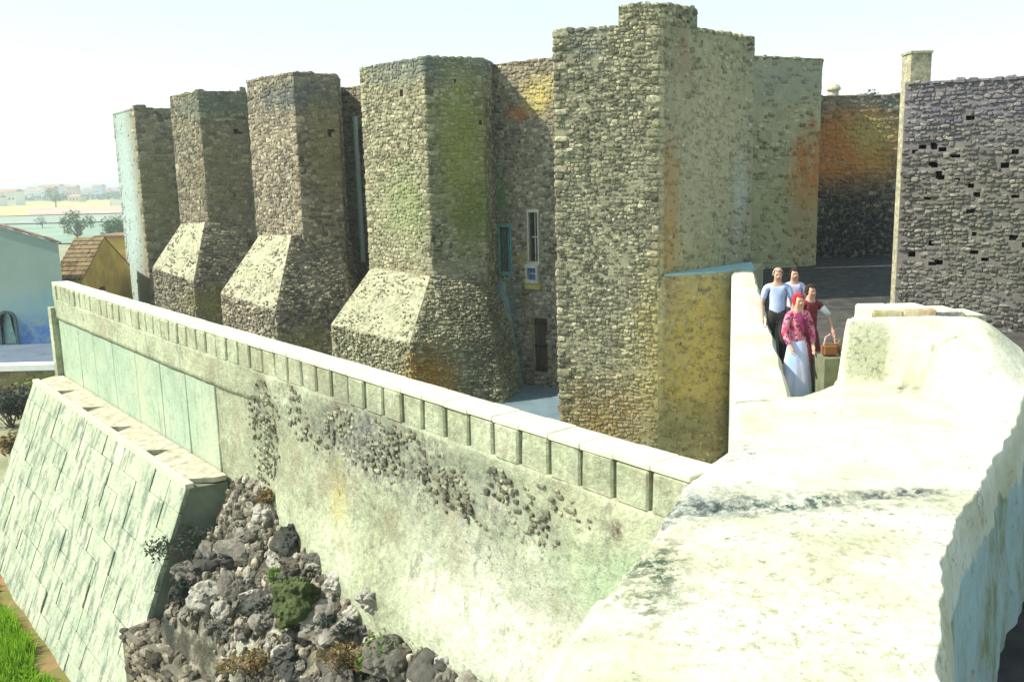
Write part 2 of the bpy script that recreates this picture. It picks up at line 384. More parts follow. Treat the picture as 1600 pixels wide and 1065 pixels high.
f1 = [P2(168, 65), P2(203, 60.5), P2(266, 61.2), P2(262, 68), (-26, 68)]
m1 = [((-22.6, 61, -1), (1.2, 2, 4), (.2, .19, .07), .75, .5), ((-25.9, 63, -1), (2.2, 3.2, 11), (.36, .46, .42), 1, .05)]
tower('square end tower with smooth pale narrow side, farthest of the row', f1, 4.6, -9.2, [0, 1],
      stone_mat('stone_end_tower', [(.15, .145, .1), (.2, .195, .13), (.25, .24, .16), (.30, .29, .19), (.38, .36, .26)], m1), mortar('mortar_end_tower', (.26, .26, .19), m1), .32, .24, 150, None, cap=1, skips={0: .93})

# curtain walls behind and between the towers
def curtain(label, pts, z0, ztop, sm, mm, sw, sh, nparts, holes={}, thick=1.2, name='curtain_wall', avoid={}, cat='wall', group=None, dep=.035, cap=True, skip=.03):
    t = thing(name, label, cat, (*pts[0], z0), group); g = G(); st = []; cg = []
    zt = ztop if isinstance(ztop, (list, tuple)) else [ztop]*len(pts)
    for i in range(len(pts)-1):
        p, q = pts[i], pts[i+1]; Q = [V(*p, z0), V(*q, z0), V(*q, zt[i+1]), V(*p, zt[i])]
        backing(g, Q, 10, 14, holes.get(i, ()))
        hv = [(h[0]-.005, h[0]+h[2]+.005, h[1]-.005, h[1]+h[3]+.005) for h in holes.get(i, ())]
        st += lay(Q, sw, sh, dep, avoid=hv+list(avoid.get(i, ())), skip=skip)
        u = (V(*q, 0)-V(*p, 0)).normalized(); nn = V(u.y, -u.x, 0)
        b1, b2 = Q[0]-nn*thick, Q[1]-nn*thick; t1, t2 = Q[3]-nn*thick, Q[2]-nn*thick
        g.add([Q[0], Q[1], Q[2], Q[3], b1, b2, t2, t1], [(3, 2, 6, 7), (5, 4, 7, 6), (4, 0, 3, 7), (1, 5, 6, 2)])
        if cap:
            L = (V(*q, 0)-V(*p, 0)).length; k = max(2, int(L/(sw*1.8)))
            for j in range(k):
                c = V(*p, zt[i]).lerp(V(*q, zt[i+1]), (j+.5)/k)
                cg.append((c-nn*.2-V(0, 0, .03), u, nn*-1, V(0, 0, 1), L/k-.02, .5, random.uniform(.03, .09)))
    g.build('masonry_core', mm, t); place(t, cg, sm, 0, rest='crest_course'); place(t, st, sm, nparts)
    return t
mc = [((.5, 39.2, 2.4), (.65, 1.5, .35), OR, .9, .4), ((1.3, 38.6, 3.1), (.8, 1.5, .8), (.55, .45, .14), .85, .5), ((.6, 39, -3.6), (.6, 1.5, .35), (.4, .33, .1), .7, .4),
      ((-.25, 39.7, -6.2), (.75, 1.2, 2.6), (.2, .26, .24), .8, .4), ((-.3, 39.7, -.9), (.35, 1.2, 1.2), (.14, .27, .12), .7, .3)]
SM_c = stone_mat('stone_curtain', [(.16, .14, .11), (.24, .22, .16), (.30, .275, .2), (.37, .34, .24), (.48, .45, .34)], mc)
MM_c = mortar('mortar_curtain', (.32, .3, .22), mc)
pA, pB = P2(735, 40.6), P2(905, 37.6)
cw = curtain('rubble curtain wall with tall window, between the lichen tower and the tall corner tower', [pA, pB], -9.2, 4.45, SM_c, MM_c, .2, .15, 300,
        {0: ((.21, .86, .02, .02), (.25, .885, .025, .02), (.295-.06, .365, .12, .15), (.57-.05, .40, .10, .16), (.61-.07, .06, .14, .17))}, avoid={0: ((.22, .37, .36, .52), (.5, .64, .335, .565), (.53, .69, .05, .24))})
# windows and door of that wall
def wp(u, v, off=0):
    a, b = V(*pA, -9.2), V(*pB, -9.2); n = V((b-a).y, -(b-a).x, 0).normalized()
    p = a.lerp(b, u); p.z = -9.2+13.65*v; return p+n*off
cu = (V(*pB, 0)-V(*pA, 0)).normalized(); cn = V(cu.y, -cu.x, 0); UZ = V(0, 0, 1)
M_cyan = plain('faded_cyan_paint', (.14, .30, .26), .35, 4); M_dark = plain('dark_glass', (.02, .025, .03), .3, 3, .25, .05)
M_wood = plain('old_brown_wood', (.10, .055, .03), .4, 5, .8, .4, (1, 1, .2)); M_blue = plain('blue_paint', (.06, .13, .38), .3, 4)
M_frame = plain('pale_stone_trim', (.42, .40, .30), .25, 6)
def window(u, v0, v1, wd, frame, pane, bars=2, sill=None):
    c = wp(u, (v0+v1)/2, -.17 if v1-v0 > .06 else .02); h = (v1-v0)*13.65/2; g = G(); b = .07
    for s_ in (-1, 1):
        g.box(c+cu*(wd/2*s_)+cn*.12, cu*b/2, UZ*h, cn*.12)
        g.box(c+UZ*(h*s_)+cn*.122, cu*(wd/2+b), UZ*b, cn*.124)
    f = g.build('window', frame, cw)
    g = G(); g.box(c, cu*wd/2, UZ*h, cn*.02); g.build('pane', pane, f)
    g = G()
    for k in range(bars): g.box(c+cu*(wd*((k+1)/(bars+1)-.5))+cn*.04, cu*.025, UZ*h, cn*.02)
    g.box(c+cn*.045, cu*wd/2, UZ*.03, cn*.02); g.build('glazing_bar', frame, f)
    if sill: g = G(); g.box(c-UZ*(h+.2)+cn*.08, cu*(wd/2+.12), UZ*.12, cn*.1); g.build('sill', sill, f)
window(.295, .365, .515, .62, M_cyan, plain('cyan_shutter', (.22, .46, .42), .3, 3), 2, M_frame)
window(.57, .40, .56, .5, M_frame, M_dark, 1, M_frame)
window(.57, .345, .392, .5, M_frame, M_blue, 0, plain('yellowed_sill', (.4, .33, .1), .2, 5))
g = G(); c = wp(.61, .145, -.2)
g.box(c, cu*.36, UZ*1.2, cn*.04); d_ = g.build('door', M_wood, cw)
g = G()
for s_ in (-1, 1): g.box(c+cu*.42*s_+cn*.03, cu*.07, UZ*1.3, cn*.08)
g.box(c+UZ*1.28+cn*.033, cu*.5, UZ*.09, cn*.084); g.build('door_frame', M_frame, d_)
g = G(); g.lathe(c+cu*.25+cn*.09, [(.0, -.03), (.03, -.02), (.03, .02), (0, .03)], 8); g.build('handle', plain('iron', (.05, .05, .05), .2), d_)
# sloping pale buttress against the lichen tower
g = G(); a0 = wp(.28, 0, 0); 
g.add([a0, a0+cu*.9, a0+cu*.9+cn*1.1, a0+cn*1.1-cu*.1, wp(.22, .34), wp(.22, .34)+cu*.35, wp(.22, .34)+cu*.35+cn*.25, wp(.22, .34)+cn*.25], [(3, 2, 1, 0), (4, 5, 6, 7), (2, 3, 7, 6), (1, 2, 6, 5), (3, 0, 4, 7), (0, 1, 5, 4)])
tag(g.build('wall_buttress', plain('pale_blue_render', (.24, .31, .28), .3, 2.5, .9, .5)), 'narrow grey green rendered buttress in the corner beside the lichen tower', 'buttress')
g = G(); q = at(783, 603, 36.8); g.abox(q.x-.27, q.x+.27, 36.6, 37.0, -9.0, -8.62); g.abox(q.x-.3, q.x+.3, 36.57, 37.03, -8.62, -8.56)
tag(g.build('utility_box', plain('white_plastic', (.75, .78, .8), .05)), 'small white box on the shaded courtyard ground beside the stout tower', 'box')
mD = [((-8.0, 46.5, -.5), (.9, 1.5, 3), (.36, .42, .36), .6, .3)]
cw2 = curtain('narrow curtain wall with pale pipe, between the lichen tower and the pinkish tower', [P2(505, 48.2), P2(585, 46.2)], -9.2, 4.35, stone_mat('stone_curtain_narrow', [(.2, .17, .13), (.28, .25, .18), (.34, .31, .22), (.42, .39, .28)], mD), mortar('mortar_curtain_narrow', (.33, .31, .24), mD), .24, .18, 60)
q = at(556, 200, 46.6); g = G(); g.tube([V(q.x, q.y, 2.9), V(q.x, q.y, -.6), V(q.x+.02, q.y, -4.2)], .13, 8); g.build('drain_pipe', plain('pale_pipe', (.42, .5, .47), .15), cw2)
q = at(562, 225, 46.6); g = G(); g.abox(q.x-.2, q.x+.2, q.y-.05, q.y+.1, 1.2, 2.3); g.build('window', M_dark, cw2)
mE = mortar('mortar_dark', (.2, .2, .17)); SM_e = stone_mat('stone_far_curtain', C_D)
curtain('dark curtain wall recess, between the pinkish tower and the slim tower', [P2(372, 56), P2(402, 53)], -9.2, 3.6, SM_e, mE, .36, .24, 0)
curtain('far dark curtain wall recess, between the slim tower and the square end tower', [P2(250, 64), P2(275, 60)], -9.2, 3.2, SM_e, mE, .4, .26, 0)

# ------------------------------------------------------------------ tall corner tower
A0, A1, B1 = (1.2, 23.6), (3.68, 23.0), (6.66, 25.7)
mt = [((2.0, 23.3, 3.2), (.55, .6, .9), (.13, .15, .15), .5, .5), ((4.9, 23.6, -4.6), (2.0, 2.0, 2.9), (.50, .40, .12), .85, .25), ((5.3, 24.4, .4), (2.0, 2.2, 2.9), (.52, .46, .28), .75, .2), ((2.2, 23.2, -6.6), (1.6, 1, 1.3), (.36, .24, .08), .6, .5),  # pale plaster patch on the right face also paints in bounced light
      ((4.0, 23.25, -1.0), (.4, .5, 2.4), (.46, .27, .10), .7, .5), ((4.4, 23.6, 2.6), (.5, .6, .9), (.34, .22, .14), .45, .7), ((4.8, 23, -6.6), (2, 1.5, .7), (.2, .2, .1), .7, .5), ((3.76, 23.0, 0), (.10, .22, 5), (.55, .5, .3), .7, .3),
      ((6.3, 25.3, -.6), (.35, .4, 1.2), (.5, .52, .46), .6, .4)]
SM_t = stone_mat('stone_tall_tower', [(.15, .155, .12), (.23, .235, .17), (.30, .31, .215), (.38, .385, .265), (.50, .49, .35)], mt, fine=11, mottle=.75)
MM_t = mortar('mortar_tall_tower', (.37, .37, .26), mt)
tt = thing('castle_tower', 'tallest square corner tower with stepped top, next to the white parapet', 'tower', (3.7, 25, -9.2), GRP_T)
g = G(); st = []
lerp2 = lambda p, q, t: (p[0]+(q[0]-p[0])*t, p[1]+(q[1]-p[1])*t)
A6 = lerp2(A0, A1, .62); B3_ = lerp2(A1, B1, .37)
zt_ = 3.38
F0 = (1.32, 24.4)
hA = ((.12, .945, .05, .012), (.1, .88, .04, .01), (.36, .94, .05, .008), (.02, .90, .04, .014), (.06, .80, .05, .012))
QA = wallquad(A0, A1, -9.2, zt_); backing(g, QA, 12, 40, hA, amp=.03); st += lay(QA, .12, .095, .026, [(h[0]-.01, h[0]+h[2]+.01, h[1]-.005, h[1]+h[3]+.005) for h in hA], .05)
hB = ((.22, .86, .035, .03), (.62, .50, .03, .03), (.42, .42, .02, .02))
QB = wallquad(A1, B1, -2.6, zt_); backing(g, QB, 12, 20, hB, amp=.03); st += lay(QB, .15, .11, .022, [(h[0]-.01, h[0]+h[2]+.01, h[1]-.005, h[1]+h[3]+.005) for h in hB], .5)
st += quoins(A0, A1, B1, -2.6, zt_, .12)+quoins(F0, A0, A1, -9, zt_, .12)
# raised corner
QA2 = wallquad(A6, A1, zt_, 3.86); QB2 = wallquad(A1, B3_, zt_, 3.86)
backing(g, QA2, 4, 3); backing(g, QB2, 4, 3); st += lay(QA2, .12, .095, .026)+lay(QB2, .14, .11, .03)
nA = V(.24, .97, 0); nB = V(-.67, .74, 0)
Ain = (A6[0]+.5*.24, A6[1]+.5); Bin = (B3_[0]-.4, B3_[1]+.44); Cin = (A1[0]+.02, A1[1]+.62)
g.prism([A6, A1, Cin, Ain], zt_-.01, 3.855); g.prism([A1, B3_, Bin, Cin], zt_-.01, 3.853)
g.prism([A0, A1, B1, (6.3, 30), (1.8, 30)], -9.2, zt_-.01)
# lower block under the ledge
L0, L1 = A1, XY(at(1178, 500, 23.7)); ZL = -2.62
QL = wallquad(L0, L1, -9.2, ZL); backing(g, QL, 10, 20, amp=.03); st += lay(QL, .14, .105, .025, (), .4)
g.prism([L0, L1, (7.0, 25.6), B1], -9.19, ZL-.005)
QF = wallquad(F0, A0, -9.2, zt_); g.add(QF, [(0, 1, 2, 3)])
g.build('masonry_core', MM_t, tt)
place(tt, st, SM_t, 300)
cg = []
for p, q, z, k in ((A0, A6, zt_, 6), (A6, A1, 3.85, 5), (A1, B3_, 3.85, 5), (B3_, B1, zt_, 10)):
    u = (V(*q, 0)-V(*p, 0)); L = u.length; u.normalize(); nn = V(u.y, -u.x, 0)
    for j in range(k):
        c = V(*lerp2(p, q, (j+.5)/k), z); cg.append((c-nn*.17, u, nn*-1, UZ, L/k-.015, .40, random.uniform(.05, .1)))
place(tt, cg, SM_t, 99, name='crest_stone')
# smooth ledge on top of the lower block
g = G(); g.prism([lerp2(L0, L1, .06), (L1[0], L1[1]+.02), (B1[0]+.02, B1[1]-.05), lerp2(A1, B1, .1)], ZL, ZL+.05)
g.build('ledge', plain('ledge_plaster', (.26, .42, .44), .1, 3), tt)  # teal stands for the tower's shade, painted onto pale plaster

# ------------------------------------------------------------------ walls right of the tall tower
w5a, w5b = P2(1172, 30.6), (10.42, 31.6)
mw5 = [((10.3, 31.3, -.2), (1.2, 1.5, 1.5), OR, .95, .5, 1.5, (1, 1, .4)), ((9.9, 31.2, -2), (.9, 1.5, 1.7), (.34, .22, .08), .6, .5), ((9, 31, 2.8), (4, 2, .9), (.27, .29, .24), .6, .5, 2, (3, 3, .3)), ((8.6, 31, -1.5), (1.2, 1.5, 2), (.38, .38, .18), .5, .5)]
SM5 = stone_mat('stone_pale_wall', C_B, mw5); MM5 = mortar('mortar_pale_wall', (.42, .42, .28), mw5)
curtain('pale yellowish wall with streaked top, right of the tall corner tower', [w5a, w5b, (11.2, 34.1)], -3.4, [3.5, 3.45, 3.45], SM5, MM5, .2, .14, 220, name='castle_wall', dep=.02, skip=.55)
mw6 = [((12.3, 34, .6), (1.9, 1.5, 1.8), (.50, .22, .07), 1, .3), ((12.0, 34, .5), (1.1, 1.5, 1.5), OR, .7, .5), ((13.4, 34, .2), (.8, 1.5, .9), (.42, .24, .06), .8, .5), ((13.2, 34, 1.2), (1.0, 1.5, .8), (.36, .33, .12), .7, .5), ((13, 34, 2.2), (3, 2, .3), (.2, .2, .17), .7, .5),
       ((12.8, 34, -2.6), (3.4, 2, 2.3), (.028, .03, .03), 1, .25)]  # dark lower half: cast shadow painted into the wall colour
curtain('low orange stained wall with painted shade on its lower half, at the end of the walkway', [(11.0, 34.2), (17, 34.2)], -3.4, 2.45, stone_mat('stone_orange_wall', C_D, mw6), mortar('mortar_orange_wall', (.28, .24, .16), mw6), .22, .16, 200, name='castle_wall')
mw7 = [((9, 18.5, 1.3), (3.5, 2, 1.2), (.19, .18, .22), .5, .6, 1.5), ((9.6, 18.3, -1.4), (2, 2, 2), (.17, .17, .12), .5, .6)]
random.seed(21)
hw = tuple((random.uniform(.02, .36), random.uniform(.25, .85), random.uniform(.012, .022), random.uniform(.012, .022)) for _ in range(26))+((.025, .72, .016, .016), (.075, .735, .015, .02), (.12, .7, .03, .013), (.09, .62, .016, .03), (.07, .67, .02, .015))
curtain('near purplish grey wall pitted with dark holes, right of the stained wall', [(7.94, 19.0), (14.5, 16.4)], -3.4, 1.58, stone_mat('stone_pitted_wall', C_P, mw7, mottle=.75), mortar('mortar_pitted_wall', (.24, .225, .22), mw7), .12, .078, 300, {0: hw}, name='castle_wall', dep=.026, skip=.12)
g = G(); g.abox(8.13, 8.54, 19.25, 19.7, -3.4, 2.16); g.abox(8.11, 8.56, 19.23, 19.72, 2.16, 2.21)
tag(g.build('pillar', stone_mat('pillar_stone', [(.36, .37, .27), (.42, .42, .31)])), 'slender pale stone pier rising above the pitted grey wall', 'pillar')

# ================================================================== WHITE PARAPET beside the walkway
M_white = NT('lime_plaster'); n = M_white
x = n.noise(1.1, 7, (1, 1, 1), .65); y = n.noise(14, 6, (1, 1, 1), .7); v = n.voro(22, out='Distance')
c = n.ramp(x, [(.3, (.38, .375, .25)), (.46, (.49, .48, .35)), (.66, (.62, .61, .51))])
pits = n.rng(n.noise(7, 8, (1, 1, 1), .8), .60, .70, 0, .9)
band = n.rng(n.noise(2.3, 4, (1, 2, 1), .6), .47, .6, 0, 1)
c = n.mix(n.ma('MULTIPLY', pits, band), c, (.17, .19, .14))
for p in (((1.3, 7.0, -2.6), (.55, .5, .4), (.20, .23, .22), .75, .9, 5), ((1.9, 6.85, -2.6), (.9, .22, .4), (.22, .25, .23), .7, 1.4, 5), ((.75, 5.9, -2.6), (.25, .7, .4), (.24, .27, .18), .65, 1.6, 5),
          ((3.0, 7.1, -2.6), (.5, .12, .4), (.16, .18, .17), .8, 1.4, 6), ((4.2, 10.85, -2.2), (.5, .3, .6), (.62, .62, .40), .6, .5, 4),
          ((2.9, 4.4, -3.6), (.3, 1.4, .9), (.33, .36, .15), .6, .5, 2), ((3.4, 5.6, -3.2), (1.2, 3, .55), (.50, .58, .55), .5, .5, 2)):
    c = n.patch(c, *p)
for q_ in (((1.25, 7.0, -2.6), (.75, .55, .5), (.06, .07, .07), 9, .46, .54, 1), ((2.0, 6.9, -2.6), (1.3, .3, .5), (.06, .08, .07), 10, .47, .55, 1), ((3.2, 7.15, -2.6), (.7, .14, .5), (.05, .06, .06), 8, .44, .53, 1),
           ((.85, 6.0, -2.6), (.35, 1.0, .5), (.05, .07, .045), 9, .47, .55, 1), ((2.6, 6.4, -2.6), (1.6, .6, .5), (.20, .20, .15), 14, .53, .6, .8), ((1.6, 5.2, -2.6), (1.8, 1.6, .5), (.26, .25, .15), 12, .50, .60, .85), ((3.0, 9, -2.6), (1.5, 1.6, .5), (.36, .34, .24), 9, .54, .63, .7),
           ((2.1, 8.3, -2.6), (.35, .5, .4), (.12, .14, .10), 11, .5, .57, .9), ((4.2, 10.8, -2.2), (.45, .35, .5), (.12, .12, .07), 13, .54, .6, .9), ((4.62, 10.55, -2.7), (.2, .15, .2), (.10, .16, .13), 9, .35, .5, .9)): c = n.speck(c, *q_)
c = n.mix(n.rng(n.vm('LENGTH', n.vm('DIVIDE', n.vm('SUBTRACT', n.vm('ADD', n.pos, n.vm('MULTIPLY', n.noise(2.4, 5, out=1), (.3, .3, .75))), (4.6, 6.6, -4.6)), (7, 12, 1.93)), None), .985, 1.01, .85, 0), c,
          n.ramp(n.noise(1.6, 6, (1, 1, .5), .7), [(.36, (.13, .17, .06)), (.46, (.24, .32, .30)), (.6, (.28, .42, .44)), (.7, (.34, .35, .28))]))  # weathered side tones, with the blue shade of this side painted in
M_white = n.done(c, n.ma('ADD', n.ma('MULTIPLY', x, 1.5), n.ma('SUBTRACT', y, n.ma('MULTIPLY', pits, .8))), .7, .03)
g = G(); NPR = 60
pl = lambda Y: 2.04+(Y-8.42)*.2377; prr = lambda Y: 3.21+(Y-10.34)*.2281
P = []; F = []
for i in range(NPR+1):
    Y = 10.2+(23.9-10.2)*i/NPR; a, b = pl(Y), prr(Y); nz = noise.noise(V(Y*1.3, 0, 3))*.015
    P += [(a, Y, -9.2), (a-.0, Y, -2.68+nz), (a+.06, Y, -2.60+nz), ((a+b)/2, Y, -2.585+nz), (b-.06+nz*2, Y, -2.61+nz), (b+nz*2, Y, -2.69+nz), (b, Y, -3.4)]
for i in range(NPR):
    for k in range(6): F.append((i*7+k, (i+1)*7+k, (i+1)*7+k+1, i*7+k+1)[::-1])
F += [tuple(range(7)), tuple(NPR*7+k for k in range(6, -1, -1))]
tag(obj('parapet', P, F, M_white), 'long straight white plastered parapet beside the walkway, running to the tall tower', 'parapet')

# ================================================================== WHITE WALL TOP in the foreground
def interp(T, y):
    for (a, b), (c_, d) in zip(T, T[1:]):
        if y <= c_: return b+(d-b)*max(0, (y-a))/(c_-a)
    return T[-1][1]
XL = [(1.5, -1.4), (4.43, .06), (5.45, .48), (6.19, .87), (7.38, 1.4), (7.91, 1.68), (8.42, 2.04), (10.34, 2.5), (10.36, 3.22), (10.95, 3.88), (12.4, 4.55)]
XR = [(1.5, 1.35), (4.33, 2.12), (5.56, 2.70), (6.29, 3.13), (7.36, 3.85), (8.62, 4.75), (9.6, 5.45), (10.3, 5.85), (10.9, 6.12), (11.6, 6.22), (12.1, 6.05), (12.4, 5.7)]
def sst(a, b, x): t = min(max((x-a)/(b-a), 0), 1); return t*t*(3-2*t)
groove = [(.55, 5.4), (.8, 6.1), (1.2, 6.75), (1.7, 6.9), (2.3, 6.85), (3.1, 7.15)]
def segd(x, y):
    m = 9
    for (a, b), (c_, d) in zip(groove, groove[1:]):
        t = min(max(((x-a)*(c_-a)+(y-b)*(d-b))/((c_-a)**2+(d-b)**2), 0), 1); m = min(m, math.hypot(x-a-t*(c_-a), y-b-t*(d-b)))
    return m
def topz(x, y, xl, xr):
    z = -2.6+noise.noise(V(x*.7, y*.7, 1))*.05+noise.noise(V(x*3, y*3, 2))*.014+noise.noise(V(x*11, y*11, 5))*.005
    k = sst(4.45, 5.1, x); s0 = 10.80*(1-k)+8.9*k; s1 = 10.90*(1-k)+10.9*k
    b = sst(s0, s1, y+noise.noise(V(x*2, y*2, 0))*.03)*sst(3.9, 4.02, x-max(0, y-10.95)*.40)
    b *= 1-.5*sst(5.55, 6.25, x+max(0, 10.9-y)*.35)
    z += b*.77
    # coping ridge on the far side
    z -= sst(11.0, 11.6, y)*.17*b
    gd = segd(x+noise.noise(V(x*5, y*5, 7))*.12, y+noise.noise(V(x*5, y*5, 9))*.12); z -= .035*(1-sst(.02, .14, gd))*(1+noise.noise(V(x*14, y*14, 3)))
    e = min(x-xl, 12.4-y); z -= .045*(1-sst(0, .10, e))
    # small drain basin
    dd = math.hypot((x-4.62)/.13, (y-10.55)/.09); z -= .10*(1-sst(.6, 1.0, dd))
    return z
NY, NX = 360, 200; P = []; F = []
for j in range(NY+1):
    Y = 1.5+(12.4-1.5)*(j/NY); xl, xr = interp(XL, Y), interp(XR, Y)
    xr += noise.noise(V(Y*1.6, 4, 0))*.12+noise.noise(V(Y*4.3, 4, 0))*.05; xl += noise.noise(V(Y*2.2, 8, 0))*.03
    row = [V(xl-.03, Y, -7.2), V(xl-.02, Y, -4.2)]
    for i in range(NX+1):
        X = xl+(xr-xl)*i/NX; row.append(V(X, Y, topz(X, Y, xl, xr)))
    zt = row[-1].z; bt = .20+.06*noise.noise(V(Y*.9, 0, 6))-.05*sst(9, 11, Y)-noise.noise(V(Y*1.6, 4, 0))*.09
    for k in range(1, 9):
        f_ = k/8; row.append(V(xr+bt*f_**.8+noise.noise(V(Y*2, f_*4, 1))*.05*f_, Y, zt+(-4.5-zt)*f_*f_*.5+(-4.5-zt)*f_*.5))
    row.append(V(xr+bt+.02, Y, -9)); P += row; WN = len(row)
for j in range(NY):
    for i in range(WN-1): F.append((j*WN+i, j*WN+i+1, (j+1)*WN+i+1, (j+1)*WN+i))
F.append(tuple(range(WN-1, -1, -1))); 
# far side drop
far = [NY*WN+i for i in range(WN)]; b = len(P); P += [V(P[i].x, P[i].y+.02, -9) for i in far]
for i in range(WN-1): F.append((far[i], far[i+1], b+i+1, b+i))
wt = obj('bastion_wall_top', P, F, M_white, None, True)
tag(wt, 'broad white plastered wall top curving through the foreground', 'wall')
# stained coping on the far ridge, laid as single slabs
nC = NT('stained_coping'); x = nC.noise(3.5, 6, (1, 1, 1), .7)
c = nC.ramp(x, [(.3, (.45, .40, .24)), (.6, (.68, .64, .46))])
for p in (((4.75, 11.7, -1.9), (.4, .25, .16), (.36, .30, .08), .5, .9, 4), ((5.4, 11.7, -1.85), (.35, .3, .2), (.50, .25, .14), .6, .9, 4), ((5.8, 11.7, -1.95), (.4, .25, .2), (.07, .11, .14), .7, .9, 4), ((4.9, 11.66, -1.97), (.8, .1, .07), (.12, .22, .12), .6, .5, 4)): c = nC.patch(c, *p)
M_cop = nC.done(c, x, .6, .02)
xs = [4.60, 5.0, 5.42, 5.80, 6.08]
for a, b in zip(xs, xs[1:]):
    bm = bmesh.new(); bmesh.ops.create_cube(bm, size=1); bmesh.ops.scale(bm, vec=(b-a-.004, .62, .2), verts=bm.verts); bmesh.ops.bevel(bm, geom=bm.edges[:], offset=.018, segments=2, affect='EDGES')
    for v_ in bm.verts: v_.co += V(*(noise.noise(v_.co*5+V(a*2, k, 0))*.012 for k in range(3)))
    me = bpy.data.meshes.new('coping_slab'); bm.to_mesh(me); bm.free(); me.materials.append(M_cop)
    reg(bpy.data.objects.new('coping_slab', me), wt, Matrix.Translation(V((a+b)/2, 12.0, -1.93-.10*sst(5.5, 6.1, b))))

# ================================================================== LONG LOW WALL with parapet blocks
WA, WB = Vector((1.51, 7.62, 0)), Vector((-12.39, 25.14, 0)); LW = (WB-WA).length; wd_ = (WB-WA).normalized(); wn = V(-wd_.y, wd_.x, 0)
def W(s, o, z): p = WA+wd_*s+wn*o; return V(p.x, p.y, z)
def fallen(s, z):
    e = ((s-5.6)/3.0)**2+((z+3.5)/.5)**2+noise.noise(V(s*1.2, z*2, 0))*1.3; e2 = ((s-9.1)/.6)**2+((z+4.1)/.9)**2+noise.noise(V(s*2, z*2, 4))*.8
    return min(e, e2, ((s-2.6)/2.2)**2+((z+3.6)/.55)**2+noise.noise(V(s*1.4, z*2, 9))*1.4+.35)
n = NT('green_white_plaster'); x = n.noise(.9, 8, (1, 1, 1), .7); y = n.noise(11, 6, (1, 1, 1), .75); z_ = n.noise(3, 6, (2.5, 2.5, .35), .6)
c = n.ramp(x, [(.30, (.19, .19, .13)), (.43, (.30, .32, .21)), (.55, (.38, .41, .28)), (.72, (.48, .48, .36))])
c = n.mix(.55, c, n.ramp(y, [(.3, (.2, .2, .2)), (.5, (.5, .5, .5)), (.68, (.85, .85, .8))]), 'OVERLAY')
c = n.mix(n.rng(z_, .56, .70, 0, .5), c, (.26, .28, .2))
wc = lambda s, z, o=0: tuple(W(s, o, z))
for p in ((wc(5.8, -3.5), (2.3, 2.6, .62), (.15, .15, .13), .8, .4, 1.6), (wc(3.4, -3.7), (1.6, 1.9, .7), (.20, .21, .17), .6, .5, 1.6), (wc(8.8, -4.0), (.25, .3, .9), (.2, .19, .12), .7, .8, 2.5), (wc(9.8, -3.6), (.5, .6, .6), (.24, .24, .16), .55, .8, 2.5),
          (wc(2.6, -4.9), (2.0, 2.4, .9), (.52, .52, .44), .8, .6, 1.4), (wc(16, -4.4), (4, 5, .7), (.30, .38, .28), .4, .5, .8), (wc(1.2, -3.25), (.9, 1, .3), (.45, .42, .28), .5, .5, 3), (wc(6.5, -4.5), (.3, .35, .7), (.42, .36, .12), .6, .6, 2),
          (wc(.8, -4.0), (.9, 1, .55), (.33, .44, .27), .7, .4, 1.2), (wc(.9, -3.35), (.1, .12, .12), (.1, .07, .05), .9, .6, 6)): c = n.patch(c, *p)
for q_ in ((wc(5.5, -3.6), (3, 3.6, .8), (.06, .06, .06), 9, .5, .58, .9), (wc(2.5, -3.9), (2, 2.4, 1.0), (.08, .085, .07), 10, .55, .61, .85), (wc(7, -4.4), (3, 3.6, 1.2), (.10, .10, .075), 8, .56, .64, .8)): c = n.speck(c, *q_)
c = n.mix(n.rng(n.noise(.55, 8, (1, 1, 1.4), .75), .52, .64, 0, .55), c, (.26, .22, .14))
c = n.mix(n.rng(n.noise(2.6, 8, (1, 1, .6), .8), .56, .62, 0, .6), c, (.16, .17, .13))
M_wallp = n.done(c, n.ma('ADD', n.ma('MULTIPLY', x, 1.2), y), .8, .05)
lw = thing('long_wall', 'long pale green plastered wall with slotted parapet running diagonally across the photo', 'wall', W(LW/2, 0, -7), None)
# core: displaced outer face, ledge, top, inner face, end
zs = [-7.2, -6.4, -5.8]+[-5.6+.075*i for i in range(27)]+[-3.60, -3.585, -3.5, -3.4, -3.3, -3.2, -3.1, -3.045, -3.04, -2.66]
NS = 420; P = []; F = []
for i in range(NS+1):
    s = -.35+(LW+.35)*(i/NS)**1.15
    for z in zs:
        k = sst(7.5, 13, s)
        o = (.0 if z < -3.59 else .07*k)
        if z > -3.043: o = -.16
        am = .05*(1-.75*sst(8.5, 12, s))
        if z < -3.05 : o += noise.noise(V(s*1.1, z*1.4, 0))*am+noise.noise(V(s*4, z*4, 3))*am*.35+(noise.noise(V(s*11, z*11, 3))*.012 if s < 12 else 0)
        if z < -3.05 and s < 11: o -= .03*(1-sst(.3, 1.1, fallen(s, z)))
        # a broken hollow where plaster has fallen beside the rock
        o -= .16*math.exp(-((s-9.0)/.35)**2-((z+4.1)/.8)**2)
        o += .25*sst(-4.6, -5.6, z)*(1-sst(6, 10, s))
        P.append(W(s, o, z))
    P += [W(s, -.16, -2.655), W(s, -.40, -2.655), W(s, -.40, -9)]
nz_ = len(zs)+3
for i in range(NS):
    for k in range(nz_-1): F.append((i*nz_+k, i*nz_+k+1, (i+1)*nz_+k+1, (i+1)*nz_+k))
F.append(tuple(NS*nz_+k for k in range(nz_)))
obj('masonry_core', P, F, M_wallp, lw, True)
random.seed(5)
